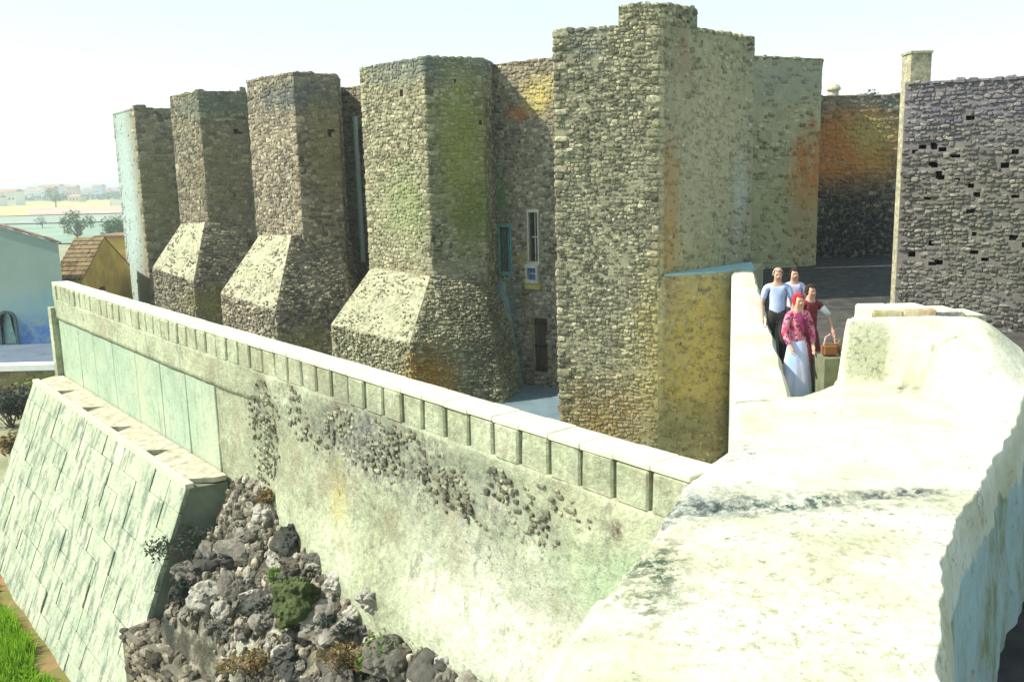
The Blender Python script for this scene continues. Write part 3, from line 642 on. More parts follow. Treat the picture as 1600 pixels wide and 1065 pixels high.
def blockmesh(name, sx, sy, sz, mat, bev=.015, jit=.01, seed=0, cuts=1):
    bm = bmesh.new(); bmesh.ops.create_cube(bm, size=1); bmesh.ops.scale(bm, vec=(sx, sy, sz), verts=bm.verts)
    bmesh.ops.bevel(bm, geom=bm.edges[:], offset=bev, segments=1, affect='EDGES')
    for v_ in bm.verts: v_.co += V(*(noise.noise(v_.co*4+V(seed*7.3, k*3.1, 0))*jit for k in range(3)))
    me = bpy.data.meshes.new(name); bm.to_mesh(me); bm.free(); me.materials.append(mat); return me
Mw = Matrix(((wd_.x, wn.x, 0, 0), (wd_.y, wn.y, 0, 0), (0, 0, 1, 0), (0, 0, 0, 1)))   # x along, y outward
def Wm(s, o, z): return Matrix.Translation(W(s, o, z)) @ Mw
NB = 48; pitch = LW/NB
bms = [blockmesh('parapet_block', pitch-.028-random.uniform(0, .03), .24, .40, M_wallp, .02, .018, k) for k in range(6)]
for k in range(NB):
    s = pitch*(k+.5); inst('parapet_block', random.choice(bms), Wm(s+random.uniform(-.01, .01), -.115+random.uniform(-.008, .012)+.07*sst(7.5, 13, s), -2.86), lw)
M_copl = plain('pale_coping', (.55, .52, .38), .15, 4, .9, .6)
cms = [blockmesh('coping_slab', pitch*1.0-.003, .415, .06, M_copl, .01, .008, k+20) for k in range(6)]
for k in range(NB):
    s = pitch*(k+.5); inst('coping_slab', random.choice(cms), Wm(s, -.185+.05*sst(7.5, 13, s), -2.628+random.uniform(-.005, .005)), lw)
# end pier of the wall
g = G(); g.box(W(LW+.12, -.12, -5.3), wd_*.16, wn*.30, UZ*2.0); g.build('end_pier', M_wallp, lw)
# big facing panels in the far half
edges = [11.0, 12.5, 14.0, 15.6, 17.3, 18.9, 20.3, 22.3]
M_panel = n2 = NT('facing_panel'); x = n2.noise(1.0, 7, (1, 1, 1), .65); z_ = n2.noise(3, 6, (3, 3, .3), .6)
c = n2.ramp(x, [(.3, (.25, .31, .22)), (.5, (.31, .38, .27)), (.7, (.38, .43, .31))]); c = n2.mix(n2.rng(z_, .55, .72, 0, .6), c, (.14, .17, .13))
oi = n2.N.new('ShaderNodeObjectInfo').outputs['Random']; c = n2.mix(n2.rng(oi, 0, 1, 0, .25), c, (.25, .36, .29))
c = n2.mix(n2.rng(n2.noise(5, 8, rough=.8), .5, .62, 0, .5), c, (.17, .20, .15)); c = n2.mix(n2.rng(n2.noise(.8, 6), .5, .6, 0, .5), c, (.40, .41, .29))
M_panel = n2.done(c, n2.ma('ADD', x, n2.noise(14, 5)), .6, .03)
for k, (a, b) in enumerate(zip(edges, edges[1:])):
    inst('facing_panel', blockmesh('facing_panel', b-a-.02, .09, 1.76, M_panel, .012, .012, k+40), Wm((a+b)/2, -.022, -4.50), lw)
# stones showing through fallen plaster
def msk(p):
    return fallen((p-WA).dot(wd_), p.z) < .15+1.1*random.random()
SM_w = stone_mat('stone_exposed', [(.16, .16, .14), (.22, .23, .185), (.28, .30, .225), (.34, .36, .27), (.42, .44, .33)], (), fine=14)
st = lay([W(.4, -.022, -5.2), W(11, -.022, -5.2), W(11, -.022, -3.1), W(.4, -.022, -3.1)][::1], .085, .06, .02, (), .45, mask=msk)
st = [(p, U*-1, Vv*1, wn, w_, h, d) for (p, U, Vv, n_, w_, h, d) in st]
place(lw, st, SM_w, 300)

# ================================================================== BATTERED SLAB of block masonry
S0, S1, WO, ZL2, BAT = 10.65, 22.4, .78, -5.25, .40
M_blk = NT('slab_block'); n2 = M_blk; x = n2.noise(1.4, 7, (1, 1, 1), .7); z_ = n2.noise(1.6, 7, (2.2, 2.2, .35), .7)
c = n2.ramp(x, [(.3, (.28, .31, .21)), (.5, (.36, .39, .28)), (.7, (.43, .45, .34))]); c = n2.mix(n2.rng(z_, .48, .60, 0, .9), c, (.12, .15, .12))
oi = n2.N.new('ShaderNodeObjectInfo').outputs['Random']; c = n2.mix(n2.rng(oi, 0, 1, 0, .3), c, (.22, .27, .19))
c = n2.mix(.4, c, n2.ramp(n2.noise(12, 6, rough=.75), [(.3, (.2, .2, .2)), (.7, (.8, .8, .78))]), 'OVERLAY')
M_blk = n2.done(c, n2.ma('ADD', x, n2.noise(16, 5)), .8, .04)
sb = thing('battered_buttress', 'huge sloping pale block faced buttress leaning on the far part of the long wall', 'buttress', W(16, WO+2, -11.5))
def SP(s, h, off=0):   # point on the sloped face, h metres below its top
    return W(s, WO+BAT*h, ZL2-h)+(wn*1+UZ*BAT).normalized()*off
g = G(); HB = 5.6
g.add([SP(S0, 0, -.06), SP(S1, 0, -.06), SP(S1, HB, -.06), SP(S0, HB, -.06), W(S0, .05, ZL2-.06), W(S1, .05, ZL2-.06), W(S1, .05, -11.5), W(S0, .05, -11.5)],
      [(0, 1, 2, 3), (4, 5, 1, 0), (4, 0, 3, 7), (5, 6, 2, 1), (6, 5, 4, 7)])
g.build('masonry_core', plain('buttress_core', (.14, .16, .12), .35, 2, .95, .5), sb)
sn = (wn+UZ*BAT).normalized(); sv = sn.cross(wd_).normalized(); sv = sv if sv.z > 0 else -sv
NRW, NCL = 13, 15; rh = HB*math.hypot(1, BAT)/NRW; cwid = (S1-S0)/NCL
vb = [blockmesh('facing_block', 1, 1, 1, M_blk, .02, .02, k+60) for k in range(8)]
for r_ in range(NRW):
    for k in range(NCL):
        s = S0+(k+.5)*cwid; h = (r_+.5)*rh/math.hypot(1, BAT)
        
        gp = .045 if k % 3 == 0 else .014
        Mx = Matrix(((*(wd_*(cwid-gp)), 0), (*(sv*(rh-.009)), 0), (*(sn*.14), 0), (0, 0, 0, 1))).transposed(); Mx.translation = SP(s+random.uniform(-.015, .015), h, -.05+random.uniform(-.012, .014))
        inst('facing_block', random.choice(vb), Mx, sb)
# ledge slabs with triangular notches between them
M_led = plain('ledge_slab', (.40, .36, .26), .45, 5, .9, .5)
ns = 5; lw_ = (S1-S0)/ns
for k in range(ns):
    a, b = S0+k*lw_+.01, S0+(k+1)*lw_-.01; t_ = .42
    pts = [(a, .06), (b, .06), (b, WO*.35), (b-t_*.6, WO-.13), (a+t_*.6, WO-.13), (a, WO*.35)]
    P = [W(s, o, ZL2-.02) for s, o in pts]+[W(s, o, ZL2+.07) for s, o in pts]; m_ = 6
    F = [tuple(range(m_)), tuple(range(2*m_-1, m_-1, -1))]+[(i, m_+i, m_+(i+1) % m_, (i+1) % m_) for i in range(m_)]
    obj('ledge_slab', P, F, M_led, sb)
g = G(); g.add([W(S0, WO-.12, ZL2-.03), W(S1, WO-.12, ZL2-.03), W(S1, WO+.03, ZL2-.03), W(S0, WO+.03, ZL2-.03), W(S0, WO-.12, ZL2+.06), W(S1, WO-.12, ZL2+.06), W(S1, WO+.03, ZL2+.06), W(S0, WO+.03, ZL2+.06)],
      [(0, 3, 2, 1), (4, 5, 6, 7), (0, 1, 5, 4), (2, 3, 7, 6), (0, 4, 7, 3), (1, 2, 6, 5)]); g.build('edge_kerb', plain('kerb_plaster', (.45, .45, .33), .15, 5), sb)

# ================================================================== ROCK SLOPE below the wall
n2 = NT('rubble_soil'); x = n2.noise(1.3, 8, (1, 1, 1), .7); y = n2.noise(9, 6, rough=.75)
c = n2.ramp(x, [(.36, (.045, .05, .04)), (.47, (.10, .09, .065)), (.55, (.26, .25, .19)), (.64, (.46, .45, .37))])
c = n2.mix(.5, c, n2.ramp(y, [(.3, (.15, .15, .15)), (.7, (.85, .85, .8))]), 'OVERLAY')
M_soil = n2.done(c, n2.ma('ADD', x, y), 1, .08)
def drop(s, o):
    ol = 1.39+(s-7.93)*.134 if s > 7.93 else 1.39+(7.93-s)*1.1
    return max(sst(-.05, .35, o-ol), sst(10.35, 10.75, s+.25*o))
def pitz(s, o):
    z = -5.5-.22*(1-sst(5, 9, s))-1.02*max(o, 0)+noise.noise(V(s*.5, o*.5, 2))*.35+noise.noise(V(s*1.7, o*1.7, 5))*.22+noise.noise(V(s*5, o*5, 5))*.07
    z += .55*math.exp(-((s-9.6)/.9)**2-(o/.6)**2)
    if s > 5: z -= (z+9.9)*drop(s, o)
    return z
def hit(px, py):
    r_ = ray(px, py); t = 5.0
    while t < 30:
        p = r_*t/r_.length; s_ = (p-WA).dot(wd_); o_ = (p-WA).dot(wn)
        if p.z < pitz(s_, o_): return s_, o_
        t += .05
    return s_, o_
N1, N2 = 150, 110; P = []; F = []
for i in range(N1+1):
    for j in range(N2+1):
        s = -2.5+13.7*i/N1; o = -.1+9.5*j/N2; P.append(W(s, o, pitz(s, o)))
for i in range(N1):
    for j in range(N2): a = i*(N2+1)+j; F.append((a, a+1, a+N2+2, a+N2+1)[::-1])
obj('rubble_slope', P, [f for f in F], M_soil, None, True, kind='structure')
def rock_mesh(seed, mat, sub=3):
    bm = bmesh.new(); bmesh.ops.create_icosphere(bm, subdivisions=sub, radius=.5)
    o = V(seed*3.7, seed*1.3, 0)
    for v_ in bm.verts:
        p = v_.co.copy(); q = p*1.6+o
        v_.co = p*(1+noise.noise(q)*.55+noise.noise(q*2.7)*.34+noise.noise(q*6)*.16+noise.noise(q*13)*.07+noise.noise(q*25)*.03)
        for ax in (V(.5, .6, .6), V(-.7, .3, .5), V(.2, -.8, .4), V(-.4, -.3, .8)):
            ax = ax.normalized(); d = v_.co.dot(ax); 
            if d > .40: v_.co -= ax*(d-.40)*.6
    me = bpy.data.meshes.new('rock'); bm.to_mesh(me); bm.free(); me.materials.append(mat); return me
def chips():
    VV = []; FF = []; RN = []; b = 0; rr = random.Random(4)
    for _ in range(3600):
        s = rr.uniform(2, 10.6); o = abs(rr.gauss(0, 1))*1.3+.03
        if o > 5 or s > 10.4 or drop(s, o) > .05 or noise.noise(V(s*1.1, o*1.1, 8)) < -.2: continue
        r_ = rr.choice((.03, .045, .06, .09)); k = rr.randrange(14); ang = rr.uniform(0, 6.3); cx_, sx_ = math.cos(ang), math.sin(ang)
        A = np.array([(cx_*r_*1.6, sx_*r_*1.6, rr.uniform(-.3, .3)*r_), (-sx_*r_*1.3, cx_*r_*1.3, rr.uniform(-.3, .3)*r_), (rr.uniform(-.4, .4)*r_, rr.uniform(-.4, .4)*r_, r_*1.1)])
        VV.append(SVN[k] @ A+np.array(W(s, o, pitz(s, o)))); FF += [tuple(i+b for i in f) for f in SV[k][1]]; RN += [rr.random()]*len(SV[k][1]); b += len(SVN[k])
    obj('gravel', np.concatenate(VV).tolist(), FF, stone_mat('rubble_chips', [(.06, .06, .05), (.11, .10, .08), (.17, .16, .13), (.28, .27, .22), (.46, .45, .38)]), None, False, RN, 'stuff')
chips()
def rockmat(name, cols):
    n2 = NT(name, .95, .1); oi = n2.N.new('ShaderNodeObjectInfo').outputs['Random']; x = n2.noise(4, 8, rough=.75)
    f = n2.ma('ADD', n2.ma('MULTIPLY', oi, .5), n2.ma('MULTIPLY', x, .6)); k = len(cols)
    return n2.done(n2.ramp(f, [(.2+.6*i/(k-1), c) for i, c in enumerate(cols)]), n2.noise(14, 7, rough=.75), 1, .05)
M_rock = rockmat('pale_rock', [(.03, .035, .035), (.07, .07, .06), (.13, .12, .10), (.22, .20, .165), (.42, .40, .34)])
RM = [rock_mesh(k+1, M_rock, 4) for k in range(9)]
def put_rock(s, o, r, me, label, group, up=.15, nm='rock'):
    z = pitz(s, o); M = Matrix.Translation(W(s, o, z+r*up)) @ Matrix.Rotation(random.uniform(0, 6.3), 4, V(random.uniform(-.4, .4), random.uniform(-.4, .4), 1).normalized()) @ Matrix.Diagonal((r*random.uniform(.8, 1.4), r*random.uniform(.8, 1.2), r*random.uniform(.55, .95), 1))
    q = inst(nm, me, M); tag(q, label, 'rock', group); return q
random.seed(11)
for k in range(300):
    s, o = hit(random.uniform(230, 760), random.uniform(745, 1100))
    if o < .08 or o > 5 or drop(s, o) > .05 or s > 10.4: continue
    r = random.choice((.12, .15, .2, .26, .34, .46))*random.uniform(.8, 1.25)
    sz = 'large' if r > .38 else 'medium' if r > .24 else 'small'
    zn = 'at the foot of the long wall' if o < .9 else 'in the middle of the heap' if o < 2.3 else 'low on the outer side of the heap'
    zn += ', near the sloping buttress' if s > 8 else ', around the mossy boulder' if s > 5.4 else ', toward the white wall top'
    put_rock(s, o, r, random.choice(RM), sz+' rock '+zn, 'rocks heaped below the long wall')
M_mossr = rockmat('mossy_rock', [(.03, .035, .02), (.05, .07, .025), (.08, .10, .04), (.16, .16, .10)])
put_rock(*hit(470, 965), .95, rock_mesh(3, M_mossr, 5), 'largest boulder of the heap, dark with green moss', None, .25, 'boulder')
put_rock(*hit(455, 850), .6, rock_mesh(32, M_rock, 5), 'big brown boulder high in the heap, above the mossy boulder', None, .2, 'boulder')
put_rock(*hit(595, 960), .62, rock_mesh(33, M_rock, 5), 'large knobbly brown boulder low in the heap above the green shrub', None, .2, 'boulder')

# leaf scatter for plants
def leafcloud(name, pts, size, mat, parent=None, kind=None, droop=0):
    VV = []; FF = []; RN = []
    for i, p in enumerate(pts):
        u = Vector((random.gauss(0, 1), random.gauss(0, 1), random.gauss(0, 1)*.6)).normalized(); v_ = u.orthogonal().normalized()
        a = random.uniform(0, 6.3); v_ = (v_*math.cos(a)+u.cross(v_)*math.sin(a)); s = size*random.uniform(.6, 1.4); b = len(VV)
        VV += [p-u*s, p+v_*s*.45, p+u*s, p-v_*s*.45]; FF.append((b, b+1, b+2, b+3)); RN.append(random.random())
    return obj(name, VV, FF, mat, parent, False, RN, kind)
def leafmat(name, a, b, tr=.3):
    n2 = NT(name, .7, .2); at_ = n2.N.new('ShaderNodeAttribute'); at_.attribute_name = 'rnd'
    c = n2.ramp(at_.outputs['Fac'], [(0, a), (1, b)]); 
    tn = n2.N.new('ShaderNodeBsdfTranslucent'); n2.L.new(c, tn.inputs[0]); mx = n2.N.new('ShaderNodeMixShader'); mx.inputs[0].default_value = tr
    n2.L.new(c, n2.b.inputs['Base Color']); n2.L.new(n2.b.outputs[0], mx.inputs[1]); n2.L.new(tn.outputs[0], mx.inputs[2])
    n2.L.new(mx.outputs[0], n2.N['Material Output'].inputs['Surface']); return n2.m
M_lfd = leafmat('dark_leaves', (.02, .035, .03), (.06, .08, .05)); M_lfg = leafmat('green_leaves', (.05, .11, .02), (.14, .24, .04)); M_lfb = leafmat('dry_leaves', (.13, .09, .04), (.26, .2, .09))
M_bark = plain('bark', (.12, .09, .06), .3, 10)
def shrub(c, rx, rz, n_, leaf, mat, label, group=None, cat='shrub'):
    c = Vector(c); t = thing('shrub', label, cat, c, group); pts = []
    cl = [c+V(random.gauss(0, rx*.45), random.gauss(0, rx*.45), rz*random.uniform(.3, 1)) for _ in range(9)]
    g = G()
    for q in cl: g.tube([c-V(0, 0, .15), c.lerp(q, .5)+V(random.uniform(-.05, .05), 0, .03), q], [.03*rx+.01, .018*rx+.006, .006], 5)
    g.build('branches', M_bark, t)
    for _ in range(n_):
        q = random.choice(cl); d = Vector((random.gauss(0, 1), random.gauss(0, 1), random.gauss(0, .8))).normalized()*random.random()**.5
        pts.append(q+V(d.x*rx*.5, d.y*rx*.5, d.z*rz*.4))
    leafcloud('foliage', pts, leaf, mat, t)
for px_, py_, r, lab, m_ in ((345, 790, .45, 'dark bluish shrub at the top of the rubble heap', M_lfd), (305, 880, .6, 'wide dark shrub beside the sloping buttress', M_lfd), (290, 935, .4, 'small dark shrub above the short rubble wall', M_lfd),
                         (395, 970, .4, 'small dark tuft left of the mossy boulder', M_lfd), (520, 1000, .35, 'dark low shrub below the mossy boulder', M_lfd), (600, 1040, .5, 'bright green shrub low in the rubble heap', M_lfg),
                         (400, 1055, .45, 'rusty brown dry shrub at the bottom edge, beside the rubble wall', M_lfb), (545, 1050, .4, 'dry brown bush beside the bright green shrub', M_lfb), (420, 790, .3, 'small dry tuft near the wall foot', M_lfb), (640, 925, .3, 'small rusty tuft at the right side of the heap', M_lfb), (440, 920, .28, 'small olive tuft growing on the mossy boulder', M_lfg)):
    s, o = hit(px_, py_); shrub(W(s, o, pitz(s, o)), r*.8, r*.75, int(1100*r+250), .035, m_, lab)
# short rubble retaining wall at the bottom
q0, q1 = W(10.55, 2.12, 0), W(7.6, 1.75, 0)
rw = thing('retaining_wall', 'short dark rubble retaining wall at the bottom edge below the heap', 'wall', (q0.x, q0.y, -9))
g = G(); Q = [V(q0.x, q0.y, -10.2), V(q1.x, q1.y, -10.2), V(q1.x, q1.y, -7.62), V(q0.x, q0.y, -7.42)]; backing(g, Q, 6, 6)
u = (Q[1]-Q[0]).normalized(); nn = V(-u.y, u.x, 0); nn = nn if nn.y > 0 else -nn
g.add([Q[3], Q[2], Q[2]+nn*.5, Q[3]+nn*.5], [(0, 1, 2, 3)]); g.build('masonry_core', mE, rw); cr = []
for k in range(60):
    c = Q[3].lerp(Q[2], random.random())+nn*random.uniform(0, .5); cr.append((c-V(0, 0, .02), u, nn*-1, UZ, random.uniform(.1, .3), random.uniform(.1, .25), random.uniform(.03, .12)))
place(rw, lay(Q, .2, .13, .05)+cr, SM_e, 200)

# grass bottom left
M_grass = leafmat('grass_blades', (.10, .22, .01), (.30, .50, .03), .35)
GB = lambda s, o: -9.45-.10*(o-2.4)+noise.noise(V(s*.6, o*.6, 0))*.10
VV = []; FF = []; RN = []
random.seed(3)
for _ in range(60000):
    s = random.uniform(11.5, 26); o = random.uniform(2.5, 6.5); p = W(s, o, GB(s, o))
    if o < 2.75+noise.noise(V(s*.8, 0, 0))*.25+abs(random.gauss(0, .1)): continue
    h = random.uniform(.08, .28)*(1+.8*noise.noise(V(s*.9, o*.9, 3))); a = random.uniform(0, 6.3); d = V(math.cos(a), math.sin(a), 0); b = len(VV)
    VV += [p-d*.03, p+d*.03, p+V(random.gauss(0, .09), random.gauss(0, .09), h)]; FF.append((b, b+1, b+2)); RN.append(random.random())
obj('grass', VV, FF, M_grass, None, False, RN, 'stuff')
g = G()
P = []; F = []
for i in range(41):
    for j in range(21):
        s = 9.5+18*i/40; o = 1.6+9*j/20; P.append(W(s, o, GB(s, o)))
for i in range(40):
    for j in range(20): a = i*21+j; F.append((a, a+1, a+22, a+21)[::-1])
nG = NT('grass_soil'); x = nG.noise(1.2, 6)
obj('grass_bank', P, F, nG.done(nG.ramp(x, [(.35, (.26, .14, .07)), (.5, (.15, .12, .04)), (.7, (.10, .14, .02))]), x, .5, .05), None, True, kind='structure')

# ================================================================== FAR LEFT: lane, buildings, fields, town
ZLN = -8.55
g = G(); g.prism([(-60, 43.0), (-17, 43.0), (-19, 58), (-29, 80), (-60, 80)], -14, ZLN)
g.build('lane', plain('blue_grey_asphalt', (.10, .13, .17), .2, .8), kind='structure')
rt = thing('retaining_wall', 'low brown retaining wall under the white kerb at the left edge', 'wall', (-24, 42.8, -10)); g = G()
Q = [V(-34, 42.7, -10.6), V(-17, 42.7, -10.6), V(-17, 42.7, ZLN-.02), V(-34, 42.7, ZLN-.02)]; backing(g, Q, 12, 4)
g.add([Q[3], Q[2], Q[2]+V(0, .3, 0), Q[3]+V(0, .3, 0)], [(0, 1, 2, 3)])
mR = [((-22, 42.6, -9), (2.5, 1, .5), (.22, .26, .06), .7, .5)]
g.build('masonry_core', mortar('mortar_brown', (.25, .2, .15), mR), rt); place(rt, lay(Q, .5, .3, .05), stone_mat('stone_brown', [(.16, .11, .08), (.24, .18, .13), (.3, .25, .18)], mR), 120)
g = G(); g.abox(-34, -17, 42.6, 43.3, ZLN, ZLN+.28); g.build('kerb', plain('white_kerb', (.78, .78, .72), .05, 4), rt)
# pale blue-green building
nB_ = NT('blue_green_render'); x = nB_.noise(.35, 6); y = nB_.noise(5, 5)
c = nB_.ramp(x, [(.3, (.22, .30, .25)), (.7, (.30, .37, .31))]); c = nB_.patch(c, (-25, 50, -8.3), (12, 3, 1.3), (.07, .17, .42), .85, .25, .5); c = nB_.patch(c, (-25.5, 50, -6.5), (3, 3, 1.0), (.15, .33, .40), .5, .4, .8)  # blue foot band paints ground shade onto the render
M_bg = nB_.done(c, y, .4, .02)
bx0, bx1 = at(-90, 400, 50).x, at(93, 400, 50).x
hb = thing('gabled_building', 'pale blue green rendered building with arched niche at the left edge', 'building', (-26, 52, ZLN))
zR, zLft = at(93, 380, 50).z, at(-90, 325, 50).z
# front wall with an arched opening built as recess
ax_, aw, ah = at(15, 530, 50).x, .38, 1.75; P = []; F = []
arch = [(ax_-aw, ZLN)]+[(ax_+aw*math.cos(math.pi-t_*math.pi/8), ZLN+ah-aw+aw*math.sin(math.pi-t_*math.pi/8)) for t_ in range(9)]+[(ax_+aw, ZLN)]
zt2 = lambda X: zLft+(zR-zLft)*(X-bx0)/(bx1-bx0)
out = [(bx0, ZLN), (bx0, zt2(bx0)), (ax_, zt2(ax_)), (bx1, zR), (bx1, ZLN)]
loop = arch[::1]+[(bx1, ZLN), (bx1, zR), (ax_, zt2(ax_)), (bx0, zt2(bx0)), (bx0, ZLN)]
bm = bmesh.new(); vs_ = [bm.verts.new((x_, 50, z)) for x_, z in loop]; f_ = bm.faces.new(vs_)
bmesh.ops.triangulate(bm, faces=[f_])
bk = [bm.verts.new((x_, 50.25, z)) for x_, z in arch]
for i in range(len(arch)-1): bm.faces.new((vs_[i], vs_[i+1], bk[i+1], bk[i]))
me = bpy.data.meshes.new('wall'); bm.to_mesh(me); bm.free(); me.materials.append(M_bg); reg(bpy.data.objects.new('wall', me), hb, Matrix.Identity(4))
g = G(); g.add([V(x_, 50.25, z) for x_, z in arch], [tuple(range(len(arch)))]); g.build('niche_back', plain('niche_render', (.32, .48, .40), .2, 3), hb)
g = G()
for (xa, za), (xb, zb) in zip(arch, arch[1:]):
    d = V(xb-xa, 0, zb-za); L = d.length; d.normalize(); nn = V(-d.z, 0, d.x); g.box(V((xa+xb)/2, 49.96, (za+zb)/2)+nn*.07, d*(L/2+.02), V(0, .05, 0), nn*.07)
g.build('arch_surround', plain('dark_surround', (.07, .12, .12), .3, 5), hb)
g = G(); g.add([V(bx1, 50, ZLN), V(bx1-2.4, 54, ZLN), V(bx1-2.4, 54, zR), V(bx1, 50, zR)], [(0, 1, 2, 3)]); g.build('side_wall', M_bg, hb)
M_tile = stone_mat('roof_tile', [(.20, .12, .10), (.28, .18, .14), (.34, .25, .2), (.28, .24, .2)])
g = G(); u = V(bx1-bx0, 0, zR-zLft); k = 16; u_ = u.normalized(); un = V(-u_.z, 0, u_.x)
for r_ in range(k):
    c = V(bx0-1.2, 52, zLft)+u*((r_+.5)/k)*1.02; g.box(c+un*(.05+.02*(r_ % 2)), u_*(u.length/k/2+.02), V(-1.26, 2.1, 0), un*.035, random.random())
g.build('roof', M_tile, hb)
# ochre house with brown tiled roof
M_och = plain('ochre_render', (.55, .38, .10), .25, 1.2); M_och2 = plain('orange_render', (.50, .24, .08), .3, 1.5)
a, b, c_ = at(80, 440, 54), at(128, 440, 54), at(205, 440, 63)
a, b, c_ = [V(p.x, p.y, 0) for p in (a, b, c_)]; d = a+(c_-b); he, hr = -5.55, -3.35
oh = thing('ochre_house', 'small ochre house with brown tiled roof beside the end tower', 'house', (b.x, b.y+2, ZLN))
rb, ra = (b+c_)/2, (a+d)/2; zz = lambda p, z: V(p.x, p.y, z)
obj('wall', [zz(a, ZLN), zz(b, ZLN), zz(c_, ZLN), zz(d, ZLN), zz(a, he), zz(b, he), zz(c_, he), zz(d, he), zz(ra, hr), zz(rb, hr)],
    [(0, 1, 5, 4), (1, 2, 6, 9, 5), (3, 0, 4, 8, 7), (2, 3, 7, 6)], M_och, oh)
g = G()
for e0, e1 in ((a, b), (d, c_)):
    for r_ in range(14):
        for q in range(10):
            s0, s1 = r_/14, (r_+1)/14; t0, t1 = q/10, (q+1)/10
            f = lambda s, t: zz(e0.lerp(e1, s*1.04-.02), he+.03).lerp(zz(ra.lerp(rb, s*1.04-.02), hr+.03), t*1.0)
            P = [f(s0, t0), f(s1, t0), f(s1, t1), f(s0, t1)]; cc = sum(P, V(0, 0, 0))/4
            P = [cc+(p-cc)*.96+UZ*(.06 if i < 2 else .01) for i, p in enumerate(P)]; g.add(P+[p-UZ*.08 for p in P], [(0, 1, 2, 3), (0, 4, 5, 1), (1, 5, 6, 2), (2, 6, 7, 3), (3, 7, 4, 0)], random.random())
g.build('roof', stone_mat('brown_tile', [(.16, .11, .07), (.24, .17, .10), (.32, .25, .14), (.22, .2, .12)]), oh, kind=None)
g = G(); cc = b.lerp(c_, .35); dd = (c_-b).normalized(); nn = V(dd.y, -dd.x, 0)
g.box(V(cc.x, cc.y, -7)+nn*.03, dd*.4, nn*.05, UZ*.7); g.build('window', M_wood, oh)
th = thing('ochre_house', 'taller ochre and orange house with flat roof, behind the brown tiled roof', 'house', (-27.5, 66, ZLN))
xa, xb = at(152, 400, 66).x, at(215, 400, 66).x; g = G(); g.abox(xa, xb, 66, 70, ZLN, at(170, 371, 66).z); g.build('wall', M_och, th)
g = G(); g.abox(xa-.1, xb+.1, 65.9, 70.1, at(170, 371, 66).z, at(170, 368, 66).z); g.build('roof', M_tile, th)
g = G(); g.abox(xa+.5, xa+2.1, 65.95, 65.998, -6.3, -5.0); g.build('plaster_patch', M_och2, th)
# shrubs at the foot of the brown wall
random.seed(9)
for px_, D, r, lab in ((10, 38, 1.3, 'dark teal bush below the brown retaining wall at the left edge'), (45, 39, 1.0, 'smaller dark bush below the brown retaining wall, beside the sloping buttress'), (20, 33, .7, 'dry brown bush left of the sloping buttress top')):
    q = at(px_, 600, D); shrub(V(q.x, D, -10), r, r*1.2, 900, .1, M_lfd if r > .8 else M_lfb, lab)
# trees on the plain
M_tr = leafmat('tree_leaves', (.03, .075, .03), (.10, .19, .06), .25)
def tree(px_, D, h, label, group=None, nl=1500, wr=.55, mat=M_tr):
    X = at(px_, 300, D).x; z0 = ZP if D > 125 else -10-4*sst(75, 120, D); t = thing('tree', label, 'tree', (X, D, z0), group); c = V(X, D, z0)
    g = G(); g.tube([c-V(0, 0, .3), c+V(.1, 0, h*.25), c+V(-.05, .1, h*.55)], [h*.035, h*.026, h*.015], 7); g.build('trunk', M_bark, t)
    g = G(); cl = []
    for k in range(11):
        a = random.uniform(0, 6.3); rr = h*wr*random.uniform(.2, .85); e = c+V(math.cos(a)*rr, math.sin(a)*rr, h*random.uniform(.35, .85)*(1-.2*rr/h)); cl.append((e, h*random.uniform(.13, .24)))
        g.tube([c+V(0, 0, h*random.uniform(.2, .45)), c.lerp(e, .6)+V(0, 0, h*.1), e], [h*.014, h*.009, h*.004], 5)
    cl.append((c+V(0, 0, h*.82), h*.2)); g.build('limb', M_bark, t); pts = []
    for _ in range(nl):
        e, r = random.choice(cl); d = Vector((random.gauss(0, 1), random.gauss(0, 1), random.gauss(0, 1))).normalized()*random.random()**.4; pts.append(e+d*r)
    leafcloud('crown', pts, h*.03, mat, t)
random.seed(4)
tree(113, 215, 8.2, 'round bright green tree on the plain above the ochre house', wr=.6)
tree(172, 190, 7.5, 'upright dark tree half hidden by the end tower', wr=.3)
tree(182, 205, 7.0, 'second upright tree half hidden by the end tower, farther back', wr=.3)
tree(85, 560, 13, 'lone wide tree standing on the far field', wr=.7, nl=900)
tree(60, 300, 4.5, 'small round tree at the edge of the teal field', wr=.6, nl=600)
# fields
def field(name, x0, x1, d0, d1, z, col, v=.2, lab=None):
    P = []; F = []; A_, B_ = at(x0, 300, 1).x, at(x1, 300, 1).x
    g = G(); g.add([V(A_*d0, d0, z), V(B_*d0, d0, z), V(B_*d1, d1, z), V(A_*d1, d1, z)], [(0, 1, 2, 3)])
    return g.build(name, plain(name+'_soil', col, v, .06, .95, .1), kind='structure')
field('yellow_field', -1500, 170, 430, 760, ZP+.35, (.42, .45, .14)); field('bare_field', 40, 260, 425, 560, ZP+.55, (.42, .30, .22)); field('teal_field', -1500, 250, 220, 330, ZP+.3, (.20, .27, .20)); field('grey_field', -200, 600, 340, 420, ZP+.32, (.24, .28, .22))
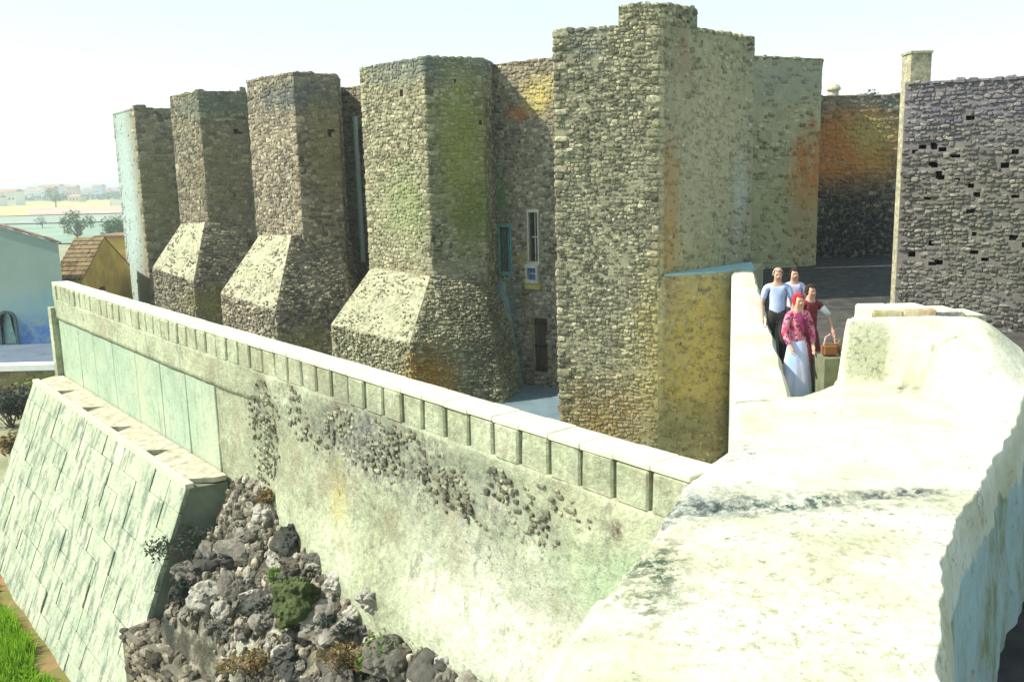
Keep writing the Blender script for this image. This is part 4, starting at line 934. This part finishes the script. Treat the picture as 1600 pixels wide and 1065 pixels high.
# far town
random.seed(12); cols = [plain('town_wall_a', (.7, .68, .62), .05, .1), plain('town_wall_b', (.62, .5, .38), .05, .1), plain('town_wall_c', (.5, .56, .58), .05, .1)]
M_tr2 = plain('town_roof', (.34, .2, .14), .2, .2)
for k in range(46):
    D = random.uniform(620, 1500); X = at(random.uniform(-150, 330), 300, D).x; wd2, dp, h = random.uniform(6, 18), random.uniform(8, 14), random.uniform(4, 13)
    t = thing('town_house', 'tiny pale house in the hazy town on the horizon', 'house', (X, D, ZP), 'houses of the far town')
    g = G(); g.abox(X-wd2/2, X+wd2/2, D, D+dp, ZP, ZP+h); g.build('wall', random.choice(cols), t)
    g = G(); P = [V(X-wd2/2-.4, D-.4, ZP+h), V(X+wd2/2+.4, D-.4, ZP+h), V(X+wd2/2+.4, D+dp+.4, ZP+h), V(X-wd2/2-.4, D+dp+.4, ZP+h), V(X-wd2/2, D+dp/2, ZP+h+1.8), V(X+wd2/2, D+dp/2, ZP+h+1.8)]
    g.add(P, [(0, 1, 5, 4), (2, 3, 4, 5), (1, 2, 5), (3, 0, 4), (3, 2, 1, 0)]); g.build('roof', M_tr2, t)
    g = G()
    for q in range(int(wd2/2.5)): g.abox(X-wd2/2+1+q*2.5, X-wd2/2+2+q*2.5, D-.1, D-.02, ZP+h*.45, ZP+h*.45+1.3)
    g.build('windows', M_dark, t)
pts = []
for _ in range(9000):
    D = random.uniform(780, 1150); X = at(random.uniform(-300, 400), 300, D).x; cl_ = noise.noise(V(X*.02, D*.02, 0))
    if cl_ > .05: pts.append(V(X, D, ZP+random.uniform(0, 5)*(.4+cl_)))
leafcloud('treeline', pts, 2.0, M_tr, None, 'stuff')

# ================================================================== small things on the far wall tops
q = at(1302, 146, 36); g = G()
t = thing('chimney', 'small pale domed chimney above the orange stained wall', 'chimney', (q.x, 36, 1.5)); g.lathe(V(q.x, 36, 0), [(.2, 1.5), (.2, 2.75), (.27, 2.78), (.27, 2.85), (.2, 2.95), (.09, 3.03), (.02, 3.06)], 12); g.build('shaft', M_frame, t)
q = at(1357, 146, 37); random.seed(8); shrub(V(q.x, 37, 2.2), .55, .5, 500, .06, M_lfd, 'dark bush showing above the orange stained wall')
g = G(); g.abox(10.8, 18, 34.8, 38.5, -3.4, 2.2); tag(g.build('terrace_block', mE), 'low terrace block behind the orange stained wall', 'building')
q = at(1589, 566, 11.9); bmz = rock_mesh(55, plain('pale_weathered_stone', (.55, .53, .5), .2, 8)); 
pe = G(); pe.abox(q.x-.3, q.x+.35, 11.7, 12.3, -4.62, q.z-.1); pp = pe.build('post', plain('post_stone', (.35, .33, .3), .2, 6)); tag(pp, 'short stone post behind the right edge of the white wall top', 'post')
tag(inst('stone_ball', bmz, Matrix.Translation(V(q.x, 11.95, q.z)) @ Matrix.Diagonal((.26, .26, .26, 1))), 'pale weathered round stone on the post at the right edge', 'stone')

# ================================================================== PEOPLE
M_skin = plain('skin', (.50, .29, .20), .08, 9, .55, .05)
def skinmesh(name, V_, E_, Rr, mat, parent, sub=2, root=0):
    me = bpy.data.meshes.new(name+'_cage'); me.from_pydata(V_, E_, []); o = bpy.data.objects.new(name+'_cage', me); COL.objects.link(o)
    m_ = o.modifiers.new('s', 'SKIN'); m_.use_smooth_shade = True
    for i, r in enumerate(Rr):
        sv_ = me.skin_vertices[0].data[i]; sv_.radius = r if isinstance(r, tuple) else (r, r); sv_.use_root = (i == root)
    o.modifiers.new('d', 'SUBSURF').levels = sub
    bpy.context.view_layer.update(); dg = bpy.context.evaluated_depsgraph_get()
    m2 = bpy.data.meshes.new_from_object(o.evaluated_get(dg)); m2.name = name; bpy.data.objects.remove(o); m2.materials.clear(); m2.materials.append(mat)
    return reg(bpy.data.objects.new(name, m2), parent, WM[parent.name])
def ensure_skin(me): pass
def person(label, loc, yaw, H, top, bottom, hair, skirt=None, sleeves=1, armL=None, armR=None, hat=None, step=.12, female=False):
    t = bpy.data.objects.new('person', None); k = H/1.75
    reg(t, None, Matrix.Translation(V(*loc)) @ Matrix.Rotation(yaw, 4, 'Z') @ Matrix.Scale(k, 4)); tag(t, label, 'person')
    sw = .155 if female else .19
    aL = armL or [(-sw-.07, .0, 1.13), (-sw-.06, -.12, .90)]; aR = armR or [(sw+.07, .0, 1.13), (sw+.06, -.10, .90)]
    Vv = [(0, 0, .96), (0, 0, 1.12), (0, .01, 1.32), (0, .01, 1.45), (0, 0, 1.52), (0, -.01, 1.585), (0, -.005, 1.66), (0, .005, 1.72)]
    E = [(0, 1), (1, 2), (2, 3), (3, 4), (4, 5), (5, 6), (6, 7)]; Rr = [(.14, .10), (.115, .09), (.145, .10), (.07, .06), .05, (.058, .072), (.074, .09), (.05, .062)]
    nose = len(Vv); Vv.append((0, -.105, 1.615)); E.append((5, nose)); Rr.append(.014)
    arms = []; legs = []
    for sg, ar in ((-1, aL), (1, aR)):
        b = len(Vv); wr = Vector(ar[1]); el = Vector(ar[0]); dr = (wr-el).normalized(); sd_ = V(1, 0, 0)*sg
        Vv += [(sg*sw, .01, 1.42), tuple(el), tuple(wr), tuple(wr+dr*.07)]; E += [(3, b), (b, b+1), (b+1, b+2), (b+2, b+3)]; Rr += [.055, .04, .026, (.034, .02)]; arms.append(b)
        for q, (off, ln) in enumerate(((-.028, .065), (-.010, .08), (.010, .075), (.026, .055))):
            c1 = len(Vv); o_ = V(0, off, 0); p1 = wr+dr*.10+o_; p2 = p1+dr*ln*.6-sd_*.012
            Vv += [tuple(p1), tuple(p2)]; E += [(b+3, c1), (c1, c1+1)]; Rr += [.009, .007]
        c1 = len(Vv); Vv += [tuple(wr+dr*.05+V(0, -.045, 0))]; E += [(b+2, c1)]; Rr += [.010]
    for sg in (-1, 1):
        b = len(Vv); st_ = step*sg; Vv += [(sg*.095, 0, .88), (sg*.10, -.03-st_*.5, .50), (sg*.10, -st_, .09), (sg*.11, -st_-.15, .03)]; E += [(0, b), (b, b+1), (b+1, b+2), (b+2, b+3)]; Rr += [(.09, .085), .058, .04, (.04, .026)]; legs.append(b)
    skinmesh('body', Vv, E, Rr, M_skin, t, 2)
    # shirt
    sV = [(0, 0, .86), Vv[1], Vv[2], (0, .01, 1.44)]; sR = [(.165, .125), (.13, .105), (.16, .115), (.085, .075)]; sE = [(0, 1), (1, 2), (2, 3)]
    for b in arms:
        c = len(sV); sh, el, wr = Vv[b], Vector(Vv[b+1]), Vector(Vv[b+2]); end = Vector(sh).lerp(el, .75) if sleeves < 1 else el
        sV += [sh, tuple(end)]; sE += [(3, c), (c, c+1)]; sR += [.068, .056]
        if sleeves >= 1: sV.append(tuple(el.lerp(wr, .85))); sE.append((c+1, c+2)); sR.append(.04)
    skinmesh('shirt', sV, sE, sR, top, t, 2)
    if skirt:
        g = G(); P = []; seg = 40; prof = [(.125, 1.02), (.165, .90), (.20, .7), (.235, .45), (.28, .08)]
        for r_, z in prof:
            for q in range(seg):
                a = q*2*math.pi/seg; rr = r_*(1+.07*math.sin(a*9+z*2)*(1.05-z)+.03*math.sin(a*4)); P.append(V(math.cos(a)*rr, math.sin(a)*rr*.8, z))
        F = [(i*seg+q, i*seg+(q+1) % seg, (i+1)*seg+(q+1) % seg, (i+1)*seg+q)[::-1] for i in range(4) for q in range(seg)]
        reg(bpy.data.objects.new('skirt', mesh('skirt', P, F, skirt, True)), t, WM[t.name])
    else:
        tV = [(0, 0, 1.10), (0, 0, .93)]; tE = [(0, 1)]; tR = [(.15, .11), (.15, .115)]
        for b in legs:
            c = len(tV); tV += [Vv[b], Vv[b+1], (Vv[b+2][0], Vv[b+2][1], .10)]; tE += [(1, c), (c, c+1), (c+1, c+2)]; tR += [(.10, .098), .072, .06]
        skinmesh('trousers', tV, tE, tR, bottom, t, 2)
    for b in legs:
        x_, y_, _ = Vv[b+2]; g = G(); g.lathe(V(x_, y_-.07, 0), [(.0, .0), (.05, .0), (.055, .03), (.045, .07), (.02, .085)], 12, 1, 2.4)
        reg(bpy.data.objects.new('shoe', mesh('shoe', g.v, g.f, M_shoe, True)), t, WM[t.name])
    bm = bmesh.new(); bmesh.ops.create_icosphere(bm, subdivisions=3, radius=1)
    for v_ in list(bm.verts):
        if (v_.co.y < -.45 and v_.co.z < .5) or v_.co.z < (-.9 if female else -.35): bm.verts.remove(v_)
    for v_ in bm.verts:
        nz = 1+noise.noise(v_.co*3+V(H, 0, 0))*.08; lo = 1+(.25 if female and v_.co.z < 0 else 0)
        v_.co = V(v_.co.x*.088*nz, v_.co.y*.105*nz+.006, v_.co.z*.105*nz*lo+1.655)
    me = bpy.data.meshes.new('hair'); bm.to_mesh(me); bm.free(); me.materials.append(hair); o = reg(bpy.data.objects.new('hair', me), t, WM[t.name])
    so_ = o.modifiers.new('t', 'SOLIDIFY'); so_.thickness = .012
    for sg in (-1, 1):
        g = G(); g.lathe(V(sg*.028, -.082, 1.643), [(0, -.007), (.009, -.003), (.009, .003), (0, .007)], 8); reg(bpy.data.objects.new('eye', mesh('eye', g.v, g.f, M_dark)), t, WM[t.name])
    g = G(); g.box(V(0, -.082, 1.577), V(.022, 0, 0), V(0, .006, 0), V(0, 0, .005)); reg(bpy.data.objects.new('mouth', mesh('mouth', g.v, g.f, plain('lips', (.36, .10, .09), .1))), t, WM[t.name])
    return t
M_shoe = plain('dark_shoe', (.03, .025, .025), .2)
ZW = -3.35
fab = lambda n_, c, v=.15: plain(n_, c, v, 14, .9, .3)
M_pat = NT('pink_print'); x = M_pat.voro(16); M_pat = M_pat.done(M_pat.ramp(M_pat.noise(13, 3), [(.36, (.30, .03, .07)), (.46, (.5, .08, .15)), (.53, (.62, .30, .36)), (.6, (.2, .03, .10))]), None)
M_red = fab('red_scarf', (.45, .02, .03)); M_white_f = fab('white_fabric', (.72, .70, .68)); M_hair = fab('dark_hair', (.03, .02, .015)); M_grey = fab('grey_hair', (.38, .26, .20))
M_skirt = NT('pale_blue_skirt'); M_skirt = M_skirt.done(M_skirt.ramp(M_skirt.noise(6, 3, (1, 1, .3)), [(.35, (.30, .48, .68)), (.55, (.52, .55, .78)), (.7, (.66, .68, .80))]), None)
w1 = person('woman in red headscarf, pink patterned jacket and long pale blue skirt, nearest of the walkers', (at(1246, 520, 13).x, 13.0, ZW), .22, 1.58, M_pat, None, M_red, M_skirt, 1,
       armL=[(-.24, -.02, 1.14), (-.20, -.16, .93)], armR=[(.24, -.02, 1.14), (.20, -.14, .93)], female=True)
g = G(); g.tube([V(-.05, -.10, 1.46), V(0, -.13, 1.34), V(.06, -.12, 1.2), V(.04, -.125, 1.1)], [.04, .05, .045, .02], 8); reg(bpy.data.objects.new('scarf', mesh('scarf', g.v, g.f, fab('maroon_scarf', (.16, .02, .07)), True)), w1, WM[w1.name])
person('man in a light blue polo shirt and dark trousers standing close to the white parapet', (at(1214, 480, 15.3).x, 15.3, ZW), -.15, 1.70, fab('light_blue_polo', (.40, .47, .66)), fab('dark_trousers', (.035, .035, .03)), M_grey, sleeves=.5)
person('dark haired person in a pale lilac top behind the red scarf woman', (at(1238, 480, 15.9).x+.02, 15.9, ZW), -.1, 1.63, fab('lilac_top', (.50, .44, .58)), fab('navy_trousers', (.03, .03, .05)), M_hair, sleeves=.5, female=True)
w4 = person('person in dark maroon clothes with one white sleeve, right of the red scarf woman', (at(1265, 500, 14.0).x, 14.0, ZW), .35, 1.58, fab('maroon_top', (.17, .03, .03)), None, M_hair, fab('maroon_skirt', (.14, .03, .045)), .5, armR=[(.33, -.05, 1.22), (.34, -.16, .98)], female=True)
g = G(); g.tube([V(.13, .0, 1.43), V(.22, -.03, 1.34), V(.335, -.055, 1.215)], [.06, .062, .055], 9); reg(bpy.data.objects.new('white_sleeve', mesh('white_sleeve', g.v, g.f, M_white_f, True)), w4, WM[w4.name])
# bag and potted plant by the walkers
q = at(1284, 545, 12.7); g = G(); bag = thing('shoulder_bag', 'orange brown bag standing on the block at the right of the walkers', 'bag', (q.x, 12.7, -2.75))
zb = q.z; bx_ = G(); bx_.abox(q.x-.02, q.x+.42, 12.5, 13.0, -3.35, zb-.1)
tag(bx_.build('stone_block', plain('grey_green_block', (.16, .17, .10), .3, 6)), 'low mottled block between the walkers and the white wall top', 'stone')
bm = bmesh.new(); bmesh.ops.create_cube(bm, size=1); bmesh.ops.scale(bm, vec=(.22, .13, .17), verts=bm.verts); bmesh.ops.bevel(bm, geom=bm.edges[:], offset=.03, segments=3, affect='EDGES')
me = bpy.data.meshes.new('bag_body'); bm.to_mesh(me); bm.free(); me.materials.append(fab('orange_leather', (.20, .09, .04))); reg(bpy.data.objects.new('bag_body', me), bag, Matrix.Translation(V(q.x+.1, 12.68, zb-.01)))
g.tube([V(q.x+.02, 12.68, zb+.06), V(q.x+.04, 12.68, zb+.17), V(q.x+.1, 12.68, zb+.21), V(q.x+.16, 12.68, zb+.17), V(q.x+.18, 12.68, zb+.06)], .01, 6); g.build('handle', fab('pink_strap', (.6, .35, .32)), bag)
random.seed(2); shrub(V(q.x+.32, 12.8, zb-.1), .14, .2, 160, .03, M_lfb, 'small olive plant on the low block beside the orange brown bag', cat='plant')

# ================================================================== HAZE
g = G(); g.abox(-3000, 3000, -40, 3000, -16, 6.5)
nh = bpy.data.materials.new('haze'); nh.use_nodes = True; t = nh.node_tree; t.nodes.clear(); ou = t.nodes.new('ShaderNodeOutputMaterial'); pv = t.nodes.new('ShaderNodeVolumePrincipled')
pv.inputs['Color'].default_value = (.9, .97, .95, 1); pv.inputs['Density'].default_value = .5/800; pv.inputs['Anisotropy'].default_value = .3; t.links.new(pv.outputs[0], ou.inputs['Volume'])
hz = g.build('haze', nh, kind='stuff')
